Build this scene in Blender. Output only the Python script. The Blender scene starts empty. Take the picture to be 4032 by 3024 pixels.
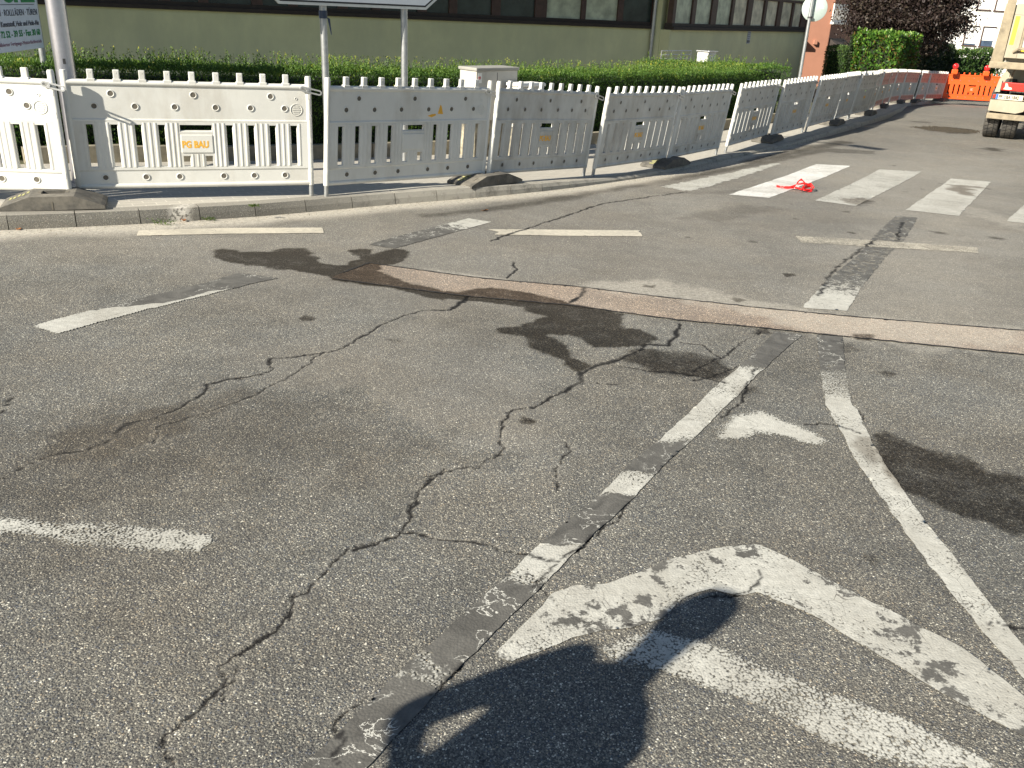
import bpy, bmesh, math, random
import numpy as np
from mathutils import Vector, Matrix
random.seed(7); RNG = np.random.default_rng(7)
PI = math.pi
C = bpy.context.scene.collection
scn = bpy.context.scene
# ------------------------------------------------------------------ camera, sky, sun, exposure
W0, H0 = 4032.0, 3024.0
FPX, PITCH, ROLL, EYE = 3400.0, math.radians(23.7), math.radians(2.85), 1.68
FWD = np.array([0, math.cos(PITCH), -math.sin(PITCH)])
_r0 = np.array([1.0, 0, 0]); _d0 = np.cross(FWD, _r0)
RIGHT = math.cos(ROLL)*_r0 - math.sin(ROLL)*_d0
DOWN = math.sin(ROLL)*_r0 + math.cos(ROLL)*_d0
EYEP = np.array([0, 0, EYE])
cam_d = bpy.data.cameras.new('camera'); cam = bpy.data.objects.new('camera', cam_d); C.objects.link(cam)
cam_d.sensor_width = 36; cam_d.lens = 36*FPX/W0; cam_d.clip_end = 1000; cam_d.clip_start = 0.05
cam.matrix_world = Matrix(((RIGHT[0], -DOWN[0], -FWD[0], 0), (RIGHT[1], -DOWN[1], -FWD[1], 0), (RIGHT[2], -DOWN[2], -FWD[2], EYE), (0, 0, 0, 1)))
scn.camera = cam
SUN_AZ, SUN_EL = math.radians(46), math.radians(30)      # where the light travels to, clockwise from +Y
w = bpy.data.worlds.new('World'); scn.world = w; w.use_nodes = True
nt = w.node_tree; nt.nodes.clear()
sky = nt.nodes.new('ShaderNodeTexSky'); sky.sky_type = 'NISHITA'; sky.sun_disc = False
sky.sun_elevation = SUN_EL; sky.sun_rotation = SUN_AZ + PI; sky.air_density = 1.0; sky.dust_density = .4
bg = nt.nodes.new('ShaderNodeBackground'); bg.inputs[1].default_value = 0.05
wo = nt.nodes.new('ShaderNodeOutputWorld'); nt.links.new(sky.outputs[0], bg.inputs[0]); nt.links.new(bg.outputs[0], wo.inputs[0])
sl = bpy.data.lights.new('sun', 'SUN'); sl.energy = 5.0; sl.angle = math.radians(0.55); sl.color = (1, .93, .80)
so = bpy.data.objects.new('sun', sl); C.objects.link(so)
sd = Vector((math.sin(SUN_AZ)*math.cos(SUN_EL), math.cos(SUN_AZ)*math.cos(SUN_EL), -math.sin(SUN_EL)))
so.rotation_euler = sd.to_track_quat('-Z', 'Y').to_euler(); so.location = (-20, -20, 20)
scn.view_settings.view_transform = 'Standard'; scn.view_settings.look = 'None'
scn.view_settings.exposure = 1.0; scn.view_settings.gamma = 1

# ------------------------------------------------------------------ ground height and pixel helpers
KY = [-60, -10, 0, 4, 8, 10, 11.5, 13, 15, 17, 19, 22, 26, 31, 37, 60, 200]
KZ = [.9, .2, 0, -.11, -.225, -.29, -.36, -.425, -.465, -.50, -.54, -.60, -.71, -.91, -1.2, -2.0, -6]
GY = np.arange(-60, 200, .25); _g = np.interp(GY, KY, KZ); _k = np.exp(-np.linspace(-2, 2, 9)**2); _k /= _k.sum()
GZ = np.convolve(np.pad(_g, 4, 'edge'), _k, 'valid')
def zf(y): return np.interp(y, GY, GZ)
def ray(px, py):
    return FWD + ((px-W0/2)*RIGHT + (py-H0/2)*DOWN)/FPX
def G(px, py, dz=0.0):
    d = ray(px, py); t = .5; lo = .1
    f = lambda t: (EYEP+t*d)[2] - zf((EYEP+t*d)[1]) - dz
    while t < 200 and f(t) > 0: lo = t; t *= 1.03
    hi = t
    for _ in range(40):
        m = (lo+hi)/2
        if f(m) > 0: lo = m
        else: hi = m
    return EYEP + lo*d
def G2(px, py): return tuple(G(px, py)[:2])
S = 1.8228
def D2(x, y): return G2(x*S, y*S)
def at(px, py, Y):                        # a point at forward distance Y on the line of sight of a pixel
    d = ray(px, py); return EYEP + d*(Y/d[1])

# ------------------------------------------------------------------ numpy noise and fields
def _h(ix, iy, s):
    n = (ix.astype(np.int64)*374761393 + iy.astype(np.int64)*668265263 + s*1442695041) & 0x7fffffff
    n = ((n ^ (n >> 13))*1274126177) & 0x7fffffff
    n = n ^ (n >> 16)
    return (n & 0xffff)/65535.0
def vn(x, y, s=0):
    ix = np.floor(x); iy = np.floor(y); fx = x-ix; fy = y-iy
    fx = fx*fx*(3-2*fx); fy = fy*fy*(3-2*fy)
    a = _h(ix, iy, s); b = _h(ix+1, iy, s); c = _h(ix, iy+1, s); d = _h(ix+1, iy+1, s)
    return a+(b-a)*fx+(c-a)*fy+(a-b-c+d)*fx*fy
def fbm(x, y, s=0, o=4):
    r = 0; a = .5; t = 0
    for i in range(o):
        r = r + a*vn(x*2**i, y*2**i, s+i*17); t += a; a *= .55
    return r/t
def sstep(a, b, x):
    t = np.clip((x-a)/(b-a), 0, 1); return t*t*(3-2*t)
def poly_sdf(P, x, y):                    # negative inside
    P = np.array(P); n = len(P); d = np.full(x.shape, 1e9); ins = np.zeros(x.shape, bool)
    for i in range(n):
        a = P[i]; b = P[(i+1) % n]; e = b-a; L = max(e@e, 1e-12)
        t = np.clip(((x-a[0])*e[0]+(y-a[1])*e[1])/L, 0, 1)
        d = np.minimum(d, np.hypot(x-a[0]-t*e[0], y-a[1]-t*e[1]))
        if a[1] != b[1]:
            c = ((a[1] > y) != (b[1] > y)) & (x < (b[0]-a[0])*(y-a[1])/(b[1]-a[1])+a[0])
            ins ^= c
    return np.where(ins, -d, d)
def line_dist(P, x, y):
    P = np.array(P); d = np.full(x.shape, 1e9); s = np.zeros(x.shape); acc = 0
    for i in range(len(P)-1):
        a = P[i]; e = P[i+1]-a; L = math.sqrt(max(e@e, 1e-12))
        t = np.clip(((x-a[0])*e[0]+(y-a[1])*e[1])/(L*L), 0, 1)
        q = np.hypot(x-a[0]-t*e[0], y-a[1]-t*e[1]); m = q < d
        d = np.where(m, q, d); s = np.where(m, acc+t*L, s); acc += L
    return d, s
def sub(P, x, y, m):
    P = np.array(P); return (x > P[:, 0].min()-m) & (x < P[:, 0].max()+m) & (y > P[:, 1].min()-m) & (y < P[:, 1].max()+m)

c1 = lambda L: [G2(a*.633, 800+b*.633) for a, b in L]
c2 = lambda L: [G2(1300+a*.633, 800+b*.633) for a, b in L]
c3 = lambda L: [G2(2600+a*.6474, 550+b*.6474) for a, b in L]
c4 = lambda L: [G2(a*.7378, 1800+b*.7378) for a, b in L]
c5 = lambda L: [G2(1300+a*.7378, 1800+b*.7378) for a, b in L]
c6 = lambda L: [G2(2600+a*.979, 1400+b*.979) for a, b in L]
r4 = lambda L: [G2(3100+a*.4213, b*.4213) for a, b in L]
dd = lambda L: [D2(a, b) for a, b in L]

# damp and oil stains: polygon, edge jitter, softness, strength
WET = [
 (c1([(1300,320),(1330,288),(1400,282),(1500,304),(1600,298),(1680,303),(1760,282),(1880,285),(1942,312),(1965,338),(2020,372),(2100,388),(2290,398),(2330,470),(2290,500),(2110,480),(2015,455),(1850,425),(1700,402),(1480,375),(1345,350)]), .05, .035, .9),
 (c2([(108,293),(160,286),(250,290),(265,315),(330,290),(430,284),(492,300),(460,360),(380,378),(320,385),(300,420),(500,500),(740,560),(700,600),(330,520),(0,478),(60,420),(180,400),(120,385),(140,362),(215,350),(170,330)]), .04, .03, .92),
 (c2([(330,500),(740,570),(900,530),(1020,528),(1280,570),(1520,632),(1700,672),(1500,655),(1200,618),(850,585),(560,560)]), .03, .03, .8),
 (c2([(1200,618),(1500,645),(1825,690),(1800,755),(1850,780),(1960,795),(2060,850),(1960,880),(1720,900),(1640,895),(1590,850),(1480,815),(1340,820),(1440,870),(1490,920),(1480,960),(1620,1010),(1540,1060),(1450,970),(1300,925),(1240,885),(1200,835),(1040,805),(1050,778),(1190,765),(1330,705),(1215,672)]), .035, .04, .95),
 (c2([(600,535),(850,560),(1000,528),(1280,570),(1560,640),(1830,690),(1800,725),(1500,675),(1200,645),(860,604),(700,594)]), .02, .025, .9),
 (c2([(1820,965),(1900,905),(2060,920),(2250,935),(2450,980),(2500,1050),(2420,1090),(2250,1075),(2000,1055),(1870,1000)]), .05, .07, .75),
 (c3([(0,1385),(170,1400),(300,1430),(390,1470),(250,1450),(100,1420),(0,1410)]), .04, .03, .7),
 (c3([(500,1480),(600,1500),(620,1545),(520,1560),(450,1530)]), .06, .06, .6),
 (c6([(845,312),(905,305),(960,335),(1100,375),(1220,408),(1330,460),(1500,505),(1900,620),(1900,900),(1500,745),(1370,705),(1270,660),(1160,628),(1050,590),(985,545),(920,470),(880,400)]), .05, .05, .74),
 (c6([(790,330),(850,330),(900,440),(860,455),(780,380)]), .06, .05, .55),
 (c3([(1740,290),(1830,280),(1900,300),(1920,345),(1830,335),(1760,310)]), .12, .1, .8),
 (c3([(1700,268),(1930,285),(2010,300),(1800,290)]), .08, .05, .7),
 (c3([(1100,360),(1230,355),(1290,375),(1200,398),(1110,385)]), .08, .08, .7),
 (c3([(1640,556),(1740,562),(1760,578),(1680,570)]), .05, .04, .6),
 (c3([(2010,590),(2090,600),(2060,610),(2015,602)]), .05, .04, .6),
 (c3([(745,815),(820,812),(835,830),(760,840)]), .03, .02, .75),
 (c3([(1930,50),(2040,58),(2110,75),(2010,68)]), .1, .08, .7),
 (c3([(1090,1240),(1150,1235),(1240,1285),(1110,1295)]), .05, .05, .4),
 (c6([(805,800),(860,795),(895,822),(850,835)]), .02, .02, .5),
 (dd([(1470,470),(1600,440),(1700,452),(1560,480)]), .15, .2, .25),
 (dd([(1640,712),(1660,706),(1670,722),(1625,722)]), .03, .03, .7),
 (dd([(1840,722),(1890,724),(1880,736),(1850,732)]), .03, .03, .8),
 (r4([(1150,1130),(1340,1140),(1330,1150),(1170,1142)]), .02, .02, .55),
 (r4([(200,1385),(520,1390),(820,1415),(810,1440),(480,1430),(230,1405)]), .03, .03, .45),
 (r4([(1160,1185),(1330,1178),(1500,1185),(1700,1208),(1790,1222),(1765,1250),(1500,1242),(1300,1220)]), .25, .2, .75),
 (r4([(1800,1390),(1900,1380),(2040,1400),(1950,1412)]), .12, .1, .7),
 (dd([(1365,418),(1560,412),(1750,395),(1560,420)]), .1, .1, .2),
]
SMEAR = [
 (dd([(0,960),(150,905),(330,900),(520,870),(750,880),(980,930),(1000,1000),(850,985),(600,1010),(350,1080),(120,1090),(0,1080)]), .3, .35, .45),
 (dd([(120,940),(330,880),(520,840),(560,850),(400,930),(220,985),(120,985)]), .1, .1, .4),
 (dd([(0,1180),(400,1210),(300,1330),(0,1280)]), .25, .3, .3),
 (dd([(-600,560),(100,520),(700,690),(1500,700),(2700,760),(2900,300),(2200,200),(1500,330),(-600,480)]), .5, 1.2, -.16),
 (dd([(550,760),(900,700),(1050,740),(1200,880),(1100,1000),(900,1020),(700,930)]), .3, .4, -.12),
]
_r = random.Random(5)
for _k in range(22):
    _px, _py = _r.uniform(2300, 4032), _r.uniform(600, 1500)
    if _k % 4 == 0: _px, _py = _r.uniform(0, 2600), _r.uniform(1000, 1700)
    _c = G2(_px, _py); _q = _r.uniform(.015, .05)
    WET.append(([(_c[0]+_q*math.cos(a)*_r.uniform(.6, 1.5), _c[1]+_q*math.sin(a)*_r.uniform(.6, 1.5)) for a in np.arange(0, 6.2, .9)], .02, .02, _r.uniform(.35, .75)))
# pale stone dust
DUSTP = [
 (c3([(0,860),(400,930),(860,1010),(1300,1060),(2212,1150),(2212,1320),(1200,1215),(860,1180),(400,1000),(0,950)]), .2, .25, .45),
 (c2([(1500,500),(1900,470),(2212,480),(2300,620),(1900,570),(1560,525)]), .2, .2, .5),
 (c3([(1700,380),(1850,390),(2212,500),(2212,560),(1900,470)]), .15, .2, .35),
 (c3([(700,100),(2212,100),(2212,1100),(1100,1000),(1300,500)]), .6, 1.4, .18),
 (c3([(0,300),(300,300),(600,700),(300,900),(0,860)]), .5, .5, .08),
 (c2([(380,370),(560,400),(740,440),(1100,480),(1080,470),(700,425)]), .05, .08, .45),
]
CR = [
 (dd([(1005,648),(975,668),(905,672),(850,690),(830,700),(790,725),(740,750),(700,762),(640,768),(590,775),(588,800),(560,810),(480,820),(450,830),(440,850),(395,880),(340,900),(285,912),(255,935),(215,960),(170,975),(100,985),(0,1040)]), .006),
 (dd([(1470,700),(1460,725),(1440,745),(1400,745),(1370,760),(1340,775),(1300,785),(1270,795),(1250,805),(1255,825),(1215,845)]), .014),
 (dd([(1215,845),(1180,862),(1160,875),(1100,885),(1085,910),(1090,935),(1080,955),(1075,985),(1040,1005),(1000,1010),(955,1018),(925,1025)]), .006),
 (dd([(925,1025),(905,1060),(890,1090),(880,1115),(868,1140),(850,1160),(800,1175),(765,1185)]), .009),
 (dd([(765,1185),(740,1205),(700,1225),(680,1245),(660,1275),(625,1300),(600,1345),(575,1370),(540,1400),(505,1430),(480,1440),(485,1470),(475,1495),(440,1520),(400,1550),(365,1585),(355,1620),(375,1659),(380,1700)]), .007),
 (dd([(640,1290),(625,1330),(560,1385)]), .006),
 (dd([(505,1430),(512,1465),(490,1485),(478,1510)]), .005),
 (dd([(850,1150),(905,1155),(940,1165),(1000,1172),(1060,1180),(1110,1190),(1165,1205),(1195,1215)]), .006),
 (dd([(1355,1085),(1335,1110),(1300,1135),(1270,1160),(1240,1190),(1215,1210),(1190,1240),(1165,1265)]), .006),
 (dd([(1165,1265),(1195,1300),(1215,1315),(1250,1335),(1300,1360),(1345,1355),(1390,1345)]), .004),
 (dd([(1510,1290),(1560,1288),(1600,1285),(1632,1262),(1640,1235)]), .005),
 (dd([(1000,1440),(960,1470),(930,1500)]), .005),
 (dd([(1215,950),(1225,975),(1205,1010),(1200,1060)]), .003),
 (dd([(1850,885),(1865,910)]), .004), (dd([(1740,915),(1780,915),(1830,925),(1848,935)]), .006),
 (dd([(0,890),(20,870),(30,855)]), .005),
 (dd([(1262,622),(1255,640),(1235,655)]), .012),
 (dd([(1108,565),(1118,582),(1090,600)]), .006),
 (dd([(1340,790),(1400,800),(1450,805),(1520,815),(1565,828)]), .009),
 (dd([(190,1580),(240,1555),(280,1520)]), .004), (dd([(1010,640),(1000,650),(985,662)]), .018),
 (dd([(2110,1362),(2160,1350),(2212,1350),(2260,1352)]), .006),
 (dd([(1635,800),(1600,860),(1560,905)]), .006), (dd([(1500,820),(1540,815),(1590,790)]), .006),
 (dd([(1010,1560),(1035,1620),(1040,1659)]), .004),
 (dd([(800,1500),(730,1560),(745,1600),(725,1640),(735,1659)]), .004),
 (dd([(1255,828),(1330,830),(1365,828)]), .003), (dd([(1950,480),(1935,520)]), .004),
 (dd([(905,1060),(930,1035),(960,1015)]), .004), (dd([(700,765),(640,800),(560,850),(470,880),(400,905),(330,925),(330,960)]), .003), 
 (dd([(1500,800),(1560,770),(1600,740),(1640,715)]), .004), (dd([(1470,740),(1520,745),(1560,775)]), .004), 
 (dd([(1890,520),(1830,560),(1790,600),(1770,640)]), .006), (dd([(1060,520),(1150,490),(1300,440),(1480,415)]), .008),
]
STRIP = [(1300,1097),(1340,1078),(1455,1037),(1503,1044),(1700,1072),(1900,1098),(2288,1132),(2600,1171),(3000,1215),(3400,1253),(3800,1285),(4032,1304),(4400,1335),
         (4400,1430),(4032,1399),(3600,1355),(3247,1319),(2950,1288),(2667,1262),(2250,1205),(1838,1168),(1560,1133)]
STRIPW = [G2(*p) for p in STRIP]

def fields(x, y):
    """wet, smear, dust, crack, seam for arrays of world positions"""
    wet = np.zeros(x.shape); smear = np.zeros(x.shape); dust = np.zeros(x.shape); crack = np.zeros(x.shape)
    def acc(arr, items, seed, mx=True):
        for k, (P, amp, soft, val) in enumerate(items):
            m = sub(P, x, y, amp*1.5+soft)
            if not m.any(): continue
            X = x[m]; Y = y[m]; sc = 1.2/max(amp, .03)**.6
            jx = (fbm(X*sc, Y*sc, seed+k)-.5)*2*amp; jf = (fbm(X*45, Y*45, seed+k+50, 2)-.5)*.02+(fbm(X*11, Y*11, seed+k+70, 3)-.5)*1.1*amp
            soft *= .55
            v = val*sstep(soft, -soft, poly_sdf(P, X, Y)+jx+jf)
            if val > 0 and mx: arr[m] = np.maximum(arr[m], v if arr is not wet else np.clip(v*1.15, 0, 1))
            else: arr[m] = arr[m]+v
    acc(wet, WET, 100); acc(smear, SMEAR, 300, False); acc(dust, DUSTP, 500)
    # gutter dust and the damp band beside it
    P = KERB; m = sub(P, x, y, 1.2); X = x[m]; Y = y[m]
    d, s = line_dist(P, X, Y); n = fbm(X*3, Y*3, 900)
    wide = .26+.42*fbm(X*.8+4, Y*.8, 901)
    fade = sstep(19, 15.5, Y)
    dust[m] = np.maximum(dust[m], (.95*sstep(wide, wide*.25, d+(n-.5)*.15))*fade*(.75+.35*n))
    P = [G2(*p) for p in [(1680,850),(1900,828),(2120,797),(2400,748),(2700,695),(2950,652),(3250,590)]]
    m = sub(P, x, y, .5); X = x[m]; Y = y[m]; d, s = line_dist(P, X, Y)
    wet[m] = np.maximum(wet[m], .62*sstep(.17, .03, d+(fbm(X*4, Y*4, 77)-.5)*.14)*(1-.6*dust[m]))
    P = [G2(*p) for p in [(2950,640),(3200,580),(3330,560)]]
    m = sub(P, x, y, .5); X = x[m]; Y = y[m]; d, s = line_dist(P, X, Y)
    wet[m] = np.maximum(wet[m], .7*sstep(.3, .05, d+(fbm(X*3, Y*3, 78)-.5)*.3))
    for k, (P, wd) in enumerate(CR):
        m = sub(P, x, y, .12)
        if not m.any(): continue
        X = x[m]; Y = y[m]
        wx = X+(fbm(X*9, Y*9, 30+k)-.5)*.07+(vn(X*60, Y*60, 31+k)-.5)*.014
        wy = Y+(fbm(X*9+7, Y*9, 32+k)-.5)*.07+(vn(X*60, Y*60, 33+k)-.5)*.014
        d, s = line_dist(P, wx, wy); wv = wd*(.35+1.1*vn(s*7, s*0, 40+k))*.85+.0020*np.maximum(Y-2, 0)
        c_ = sstep(wv*1.25, wv*.35, d)*np.clip(.62+1.1*vn(s*5+3, s*0, 41+k), 0, 1)
        crack[m] = np.maximum(crack[m], c_)
        dust[m] = np.maximum(dust[m], .10*sstep(.04, .01, d)*(vn(X*30, Y*30, 5) > .5))
    return wet, smear, np.clip(dust, 0, 1), crack

# ------------------------------------------------------------------ kerb line (foot of the kerb, along the road side)
KERB = [(-30, -1.0), (-20, 1.8), (-13, 4.0), (-9, 5.3), (-6.5, 6.08), (-5.2, 6.52), (-4.22, 6.85), (-3.76, 7.08), (-3.32, 7.31), (-2.88, 7.58), (-2.46, 7.86), (-2.03, 8.2), (-1.25, 8.86), (-.34, 9.56),
        (.33, 10.2), (.68, 10.6), (1.49, 11.6), (2.3, 12.8), (3.11, 14.05), (4.85, 16.4), (6.35, 18.7), (7.6, 20.7), (8.75, 22.6), (9.75, 24.3), (10.7, 26.2), (11.7, 28.2), (13.5, 32.2), (16.6, 37), (30, 57), (60, 100)]
def hk(y): return np.interp(y, [-50, 9.3, 11.3, 17, 19, 60], [.12, .12, .05, .05, .1, .1])

# ------------------------------------------------------------------ materials
def M(name):
    m = bpy.data.materials.new(name); m.use_nodes = True; t = m.node_tree; t.nodes.clear()
    o = t.nodes.new('ShaderNodeOutputMaterial'); b = t.nodes.new('ShaderNodeBsdfPrincipled'); t.links.new(b.outputs[0], o.inputs[0])
    return m, t, b
class NB:                                  # tiny node builder
    def __init__(s, t): s.t = t
    def n(s, ty, **k):
        x = s.t.nodes.new('ShaderNode'+ty)
        for a, v in k.items(): setattr(x, a, v)
        return x
    def l(s, a, b): s.t.links.new(a, b)
    def val(s, sock, v):
        if isinstance(v, (int, float)): sock.default_value = v
        elif isinstance(v, tuple): sock.default_value = (*v, 1) if len(v) == 3 and len(sock.default_value) == 4 else v
        else: s.l(v, sock)
    def math(s, op, a, b=None, c=None, clamp=False):
        x = s.n('Math', operation=op); x.use_clamp = clamp; s.val(x.inputs[0], a)
        if b is not None: s.val(x.inputs[1], b)
        if c is not None: s.val(x.inputs[2], c)
        return x.outputs[0]
    def mix(s, f, a, b, mode='MIX'):
        x = s.n('Mix', data_type='RGBA', blend_type=mode); s.val(x.inputs[0], f); s.val(x.inputs[6], a); s.val(x.inputs[7], b)
        return x.outputs[2]
    def pos(s): return s.n('NewGeometry').outputs['Position']
    def obj(s): return s.n('TexCoord').outputs['Object']
    def noise(s, v, sc, det=4, rough=.55, dist=0):
        x = s.n('TexNoise'); s.l(v, x.inputs['Vector']); x.inputs['Scale'].default_value = sc; x.inputs['Detail'].default_value = det
        x.inputs['Roughness'].default_value = rough; x.inputs['Distortion'].default_value = dist; return x.outputs['Fac']
    def vor(s, v, sc, feature='F1', out='Distance', rnd=1):
        x = s.n('TexVoronoi', feature=feature); s.l(v, x.inputs['Vector']); x.inputs['Scale'].default_value = sc
        x.inputs['Randomness'].default_value = rnd; return x.outputs[out]
    def ramp(s, f, stops, interp='LINEAR'):
        x = s.n('ValToRGB'); x.color_ramp.interpolation = interp; e = x.color_ramp.elements
        while len(e) > 1: e.remove(e[0])
        e[0].position = stops[0][0]; e[0].color = (*stops[0][1], 1)
        for p, c in stops[1:]:
            k = e.new(p); k.color = (*c, 1)
        s.val(x.inputs[0], f); return x.outputs[0]
    def map(s, f, a, b, c=0, d=1, smooth=False):
        x = s.n('MapRange'); x.clamp = True
        if smooth: x.interpolation_type = 'SMOOTHSTEP'
        s.val(x.inputs[0], f)
        for i, v in enumerate((a, b, c, d)): s.val(x.inputs[i+1], v)
        return x.outputs[0]
    def attr(s, name): return s.n('Attribute', attribute_name=name).outputs['Fac']
    def bump(s, h, st, dist=.01, normal=None):
        x = s.n('Bump'); x.inputs['Strength'].default_value = st; x.inputs['Distance'].default_value = dist; s.l(h, x.inputs['Height'])
        if normal is not None: s.l(normal, x.inputs['Normal'])
        return x.outputs[0]
    def sep(s, v):
        x = s.n('SeparateXYZ'); s.l(v, x.inputs[0]); return x.outputs
g3 = lambda v: (v, v*.97, v*.9)

def aggregate(nb, P, tint=(1, 1, 1)):
    """stones in binder: colour and height"""
    big = nb.noise(P, .55, 4, .6); mid = nb.noise(P, 5, 3, .6)
    v1 = nb.n('TexVoronoi'); nb.l(P, v1.inputs['Vector']); v1.inputs['Scale'].default_value = 118
    v2 = nb.n('TexVoronoi'); nb.l(P, v2.inputs['Vector']); v2.inputs['Scale'].default_value = 260
    r1 = nb.sep(v1.outputs['Color'])[0]; r2 = nb.sep(v2.outputs['Color'])[1]
    stones = nb.ramp(r1, [(0, (.055, .057, .058)), (.2, (.062, .069, .082)), (.34, (.105, .10, .088)), (.55, (.155, .145, .12)), (.74, (.12, .118, .105)), (.88, (.23, .195, .145)), (.955, (.28, .265, .225)), (.978, (.52, .50, .43)), (1, (.6, .58, .5))], 'CONSTANT')  # near-white cells: pale stones, with sun glints put into their colour
    fine = nb.ramp(r2, [(0, (.055, .053, .050)), (.45, (.10, .097, .086)), (.8, (.17, .162, .138)), (.95, (.36, .345, .29))], 'CONSTANT')
    sel = nb.map(nb.math('ADD', v1.outputs['Distance'], nb.math('MULTIPLY', nb.noise(P, 130, 2), .25)), .42, .56)
    col = nb.mix(sel, stones, fine)
    tone = nb.map(nb.math('ADD', nb.math('MULTIPLY', big, .65), nb.math('MULTIPLY', mid, .35)), .34, .66, 1.06, 1.88)
    cc = nb.n('CombineColor'); 
    for i in range(3): nb.val(cc.inputs[i], tone)
    col = nb.mix(1.0, col, cc.outputs[0], 'MULTIPLY')
    tn = nb.map(nb.noise(P, 1.3, 4, .6), .36, .64); col = nb.mix(tn, nb.mix(1.0, col, (.985, 1.0, 1.01), 'MULTIPLY'), nb.mix(1.0, col, (1.03, 1.0, .955), 'MULTIPLY'))
    if tint != (1, 1, 1): col = nb.mix(1.0, col, tint, 'MULTIPLY')
    h = nb.math('ADD', nb.math('MULTIPLY', nb.map(v1.outputs['Distance'], 0, .6, 1, 0), 1.0), nb.math('MULTIPLY', nb.map(v2.outputs['Distance'], 0, .6, 1, 0), .5))
    return col, h

def mat_asphalt(name, tint=(1, 1, 1), red=False):
    m, t, b = M(name); nb = NB(t); P = nb.pos()
    col, h = aggregate(nb, P, tint)
    wet = nb.attr('wet'); smear = nb.attr('smear'); dust = nb.attr('dust'); crack = nb.attr('crack')
    wn = nb.math('MULTIPLY', wet, nb.map(nb.math('ADD', nb.math('MULTIPLY', nb.noise(P, 60, 3), .5), nb.math('MULTIPLY', nb.noise(P, 7, 4, .65), .5)), .36, .58, .72, 1.2), clamp=True)
    col = nb.mix(nb.math('MAXIMUM', smear, 0), col, nb.mix(1.0, col, (.55, .50, .45), 'MULTIPLY'))
    col = nb.mix(nb.math('MAXIMUM', nb.math('MULTIPLY', smear, -1.0), 0), col, (.42, .38, .32))
    dn = nb.math('MULTIPLY', dust, nb.map(nb.math('ADD', nb.noise(P, 35, 4, .7), nb.math('MULTIPLY', h, .12)), .32, .72, .25, 1.25), clamp=True)
    col = nb.mix(dn, col, (.56, .52, .44))
    dark = nb.mix(1.0, col, (.23, .215, .20), 'MULTIPLY')
    col = nb.mix(wn, col, dark)
    col = nb.mix(crack, col, (.012, .011, .010))
    nb.l(col, b.inputs['Base Color'])
    nb.val(b.inputs['Roughness'], nb.map(wn, 0, 1, .85, .75))
    nb.val(b.inputs['Specular IOR Level'], nb.map(wn, 0, 1, .3, .12))
    b1 = nb.bump(h, .55, .004)
    nb.l(b1, b.inputs['Normal']); return m

def mat_paint(name, white=(.56, .55, .49), coatc=(.072, .069, .061)):
    """worn road paint: cov = how much white is left, coat = how much grey blackout coat lies on it"""
    m, t, b = M(name); nb = NB(t); P = nb.pos()
    out = [n for n in t.nodes if n.type == 'OUTPUT_MATERIAL'][0]
    cov = nb.attr('cov'); coat = nb.attr('coat'); crack = nb.attr('crack'); wet = nb.attr('wet'); dust = nb.attr('dust')
    v1 = nb.n('TexVoronoi'); nb.l(P, v1.inputs['Vector']); v1.inputs['Scale'].default_value = 118
    n1 = nb.noise(P, 9, 4, .65); n2 = nb.noise(P, 85, 4, .75)
    f = nb.math('ADD', nb.math('MULTIPLY', n1, .26), nb.math('ADD', nb.math('MULTIPLY', n2, .40), nb.math('MULTIPLY', v1.outputs['Distance'], .42)))
    th = nb.map(cov, 0, 1, .24, .86)
    mw = nb.map(nb.math('SUBTRACT', th, f), -.10, .05)
    ck = nb.vor(P, 9, 'DISTANCE_TO_EDGE'); fine = nb.math('LESS_THAN', nb.math('ADD', ck, nb.math('MULTIPLY', nb.noise(P, 60, 2), .03)), .021)
    n3 = nb.noise(P, 16, 5, .7, .3)
    mc = nb.map(nb.math('SUBTRACT', nb.map(coat, 0, 1, .2, .80), nb.math('ADD', nb.math('MULTIPLY', n3, .85), nb.math('MULTIPLY', n2, .15))), -.03, .02)
    a = nb.math('MAXIMUM', mw, mc)
    whitec = nb.mix(nb.map(nb.noise(P, 30, 5, .7), .35, .65), white, tuple(c*.74 for c in white))
    whitec = nb.mix(nb.map(nb.noise(P, 2.2, 5, .7), .42, .68, 0, .5), whitec, (.27, .25, .205))
    whitec = nb.mix(nb.math('MULTIPLY', fine, nb.map(nb.noise(P, 4, 2), .45, .6)), whitec, (.16, .15, .13))
    whitec = nb.mix(nb.math('MULTIPLY', dust, .4), whitec, (.5, .46, .39))
    coatcol = nb.mix(nb.map(nb.noise(P, 7, 5, .65, 1.2), .35, .68), coatc, tuple(c*1.9 for c in coatc))
    ln = nb.math('LESS_THAN', nb.math('ABSOLUTE', nb.math('SUBTRACT', nb.noise(P, 6.5, 5, .62, .6), .5)), .0065)
    coatcol = nb.mix(nb.math('MULTIPLY', ln, nb.map(nb.noise(P, 3.3, 3), .47, .54)), coatcol, white)
    coatcol = nb.mix(nb.map(v1.outputs['Distance'], .1, .5, .35, 0), coatcol, (.15, .14, .125))
    col = nb.mix(mc, whitec, coatcol)
    col = nb.mix(wet, col, nb.mix(1.0, col, (.38, .34, .30), 'MULTIPLY'))
    col = nb.mix(crack, col, (.02, .018, .016))
    nb.l(col, b.inputs['Base Color']); b.inputs['Roughness'].default_value = .75
    nb.l(nb.bump(nb.math('SUBTRACT', nb.math('MULTIPLY', n2, .6), v1.outputs['Distance']), .35, .003), b.inputs['Normal'])
    tr = nb.n('BsdfTransparent'); mx = nb.n('MixShader'); nb.l(a, mx.inputs[0]); nb.l(tr.outputs[0], mx.inputs[1]); nb.l(b.outputs[0], mx.inputs[2]); nb.l(mx.outputs[0], out.inputs[0])
    return m

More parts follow.
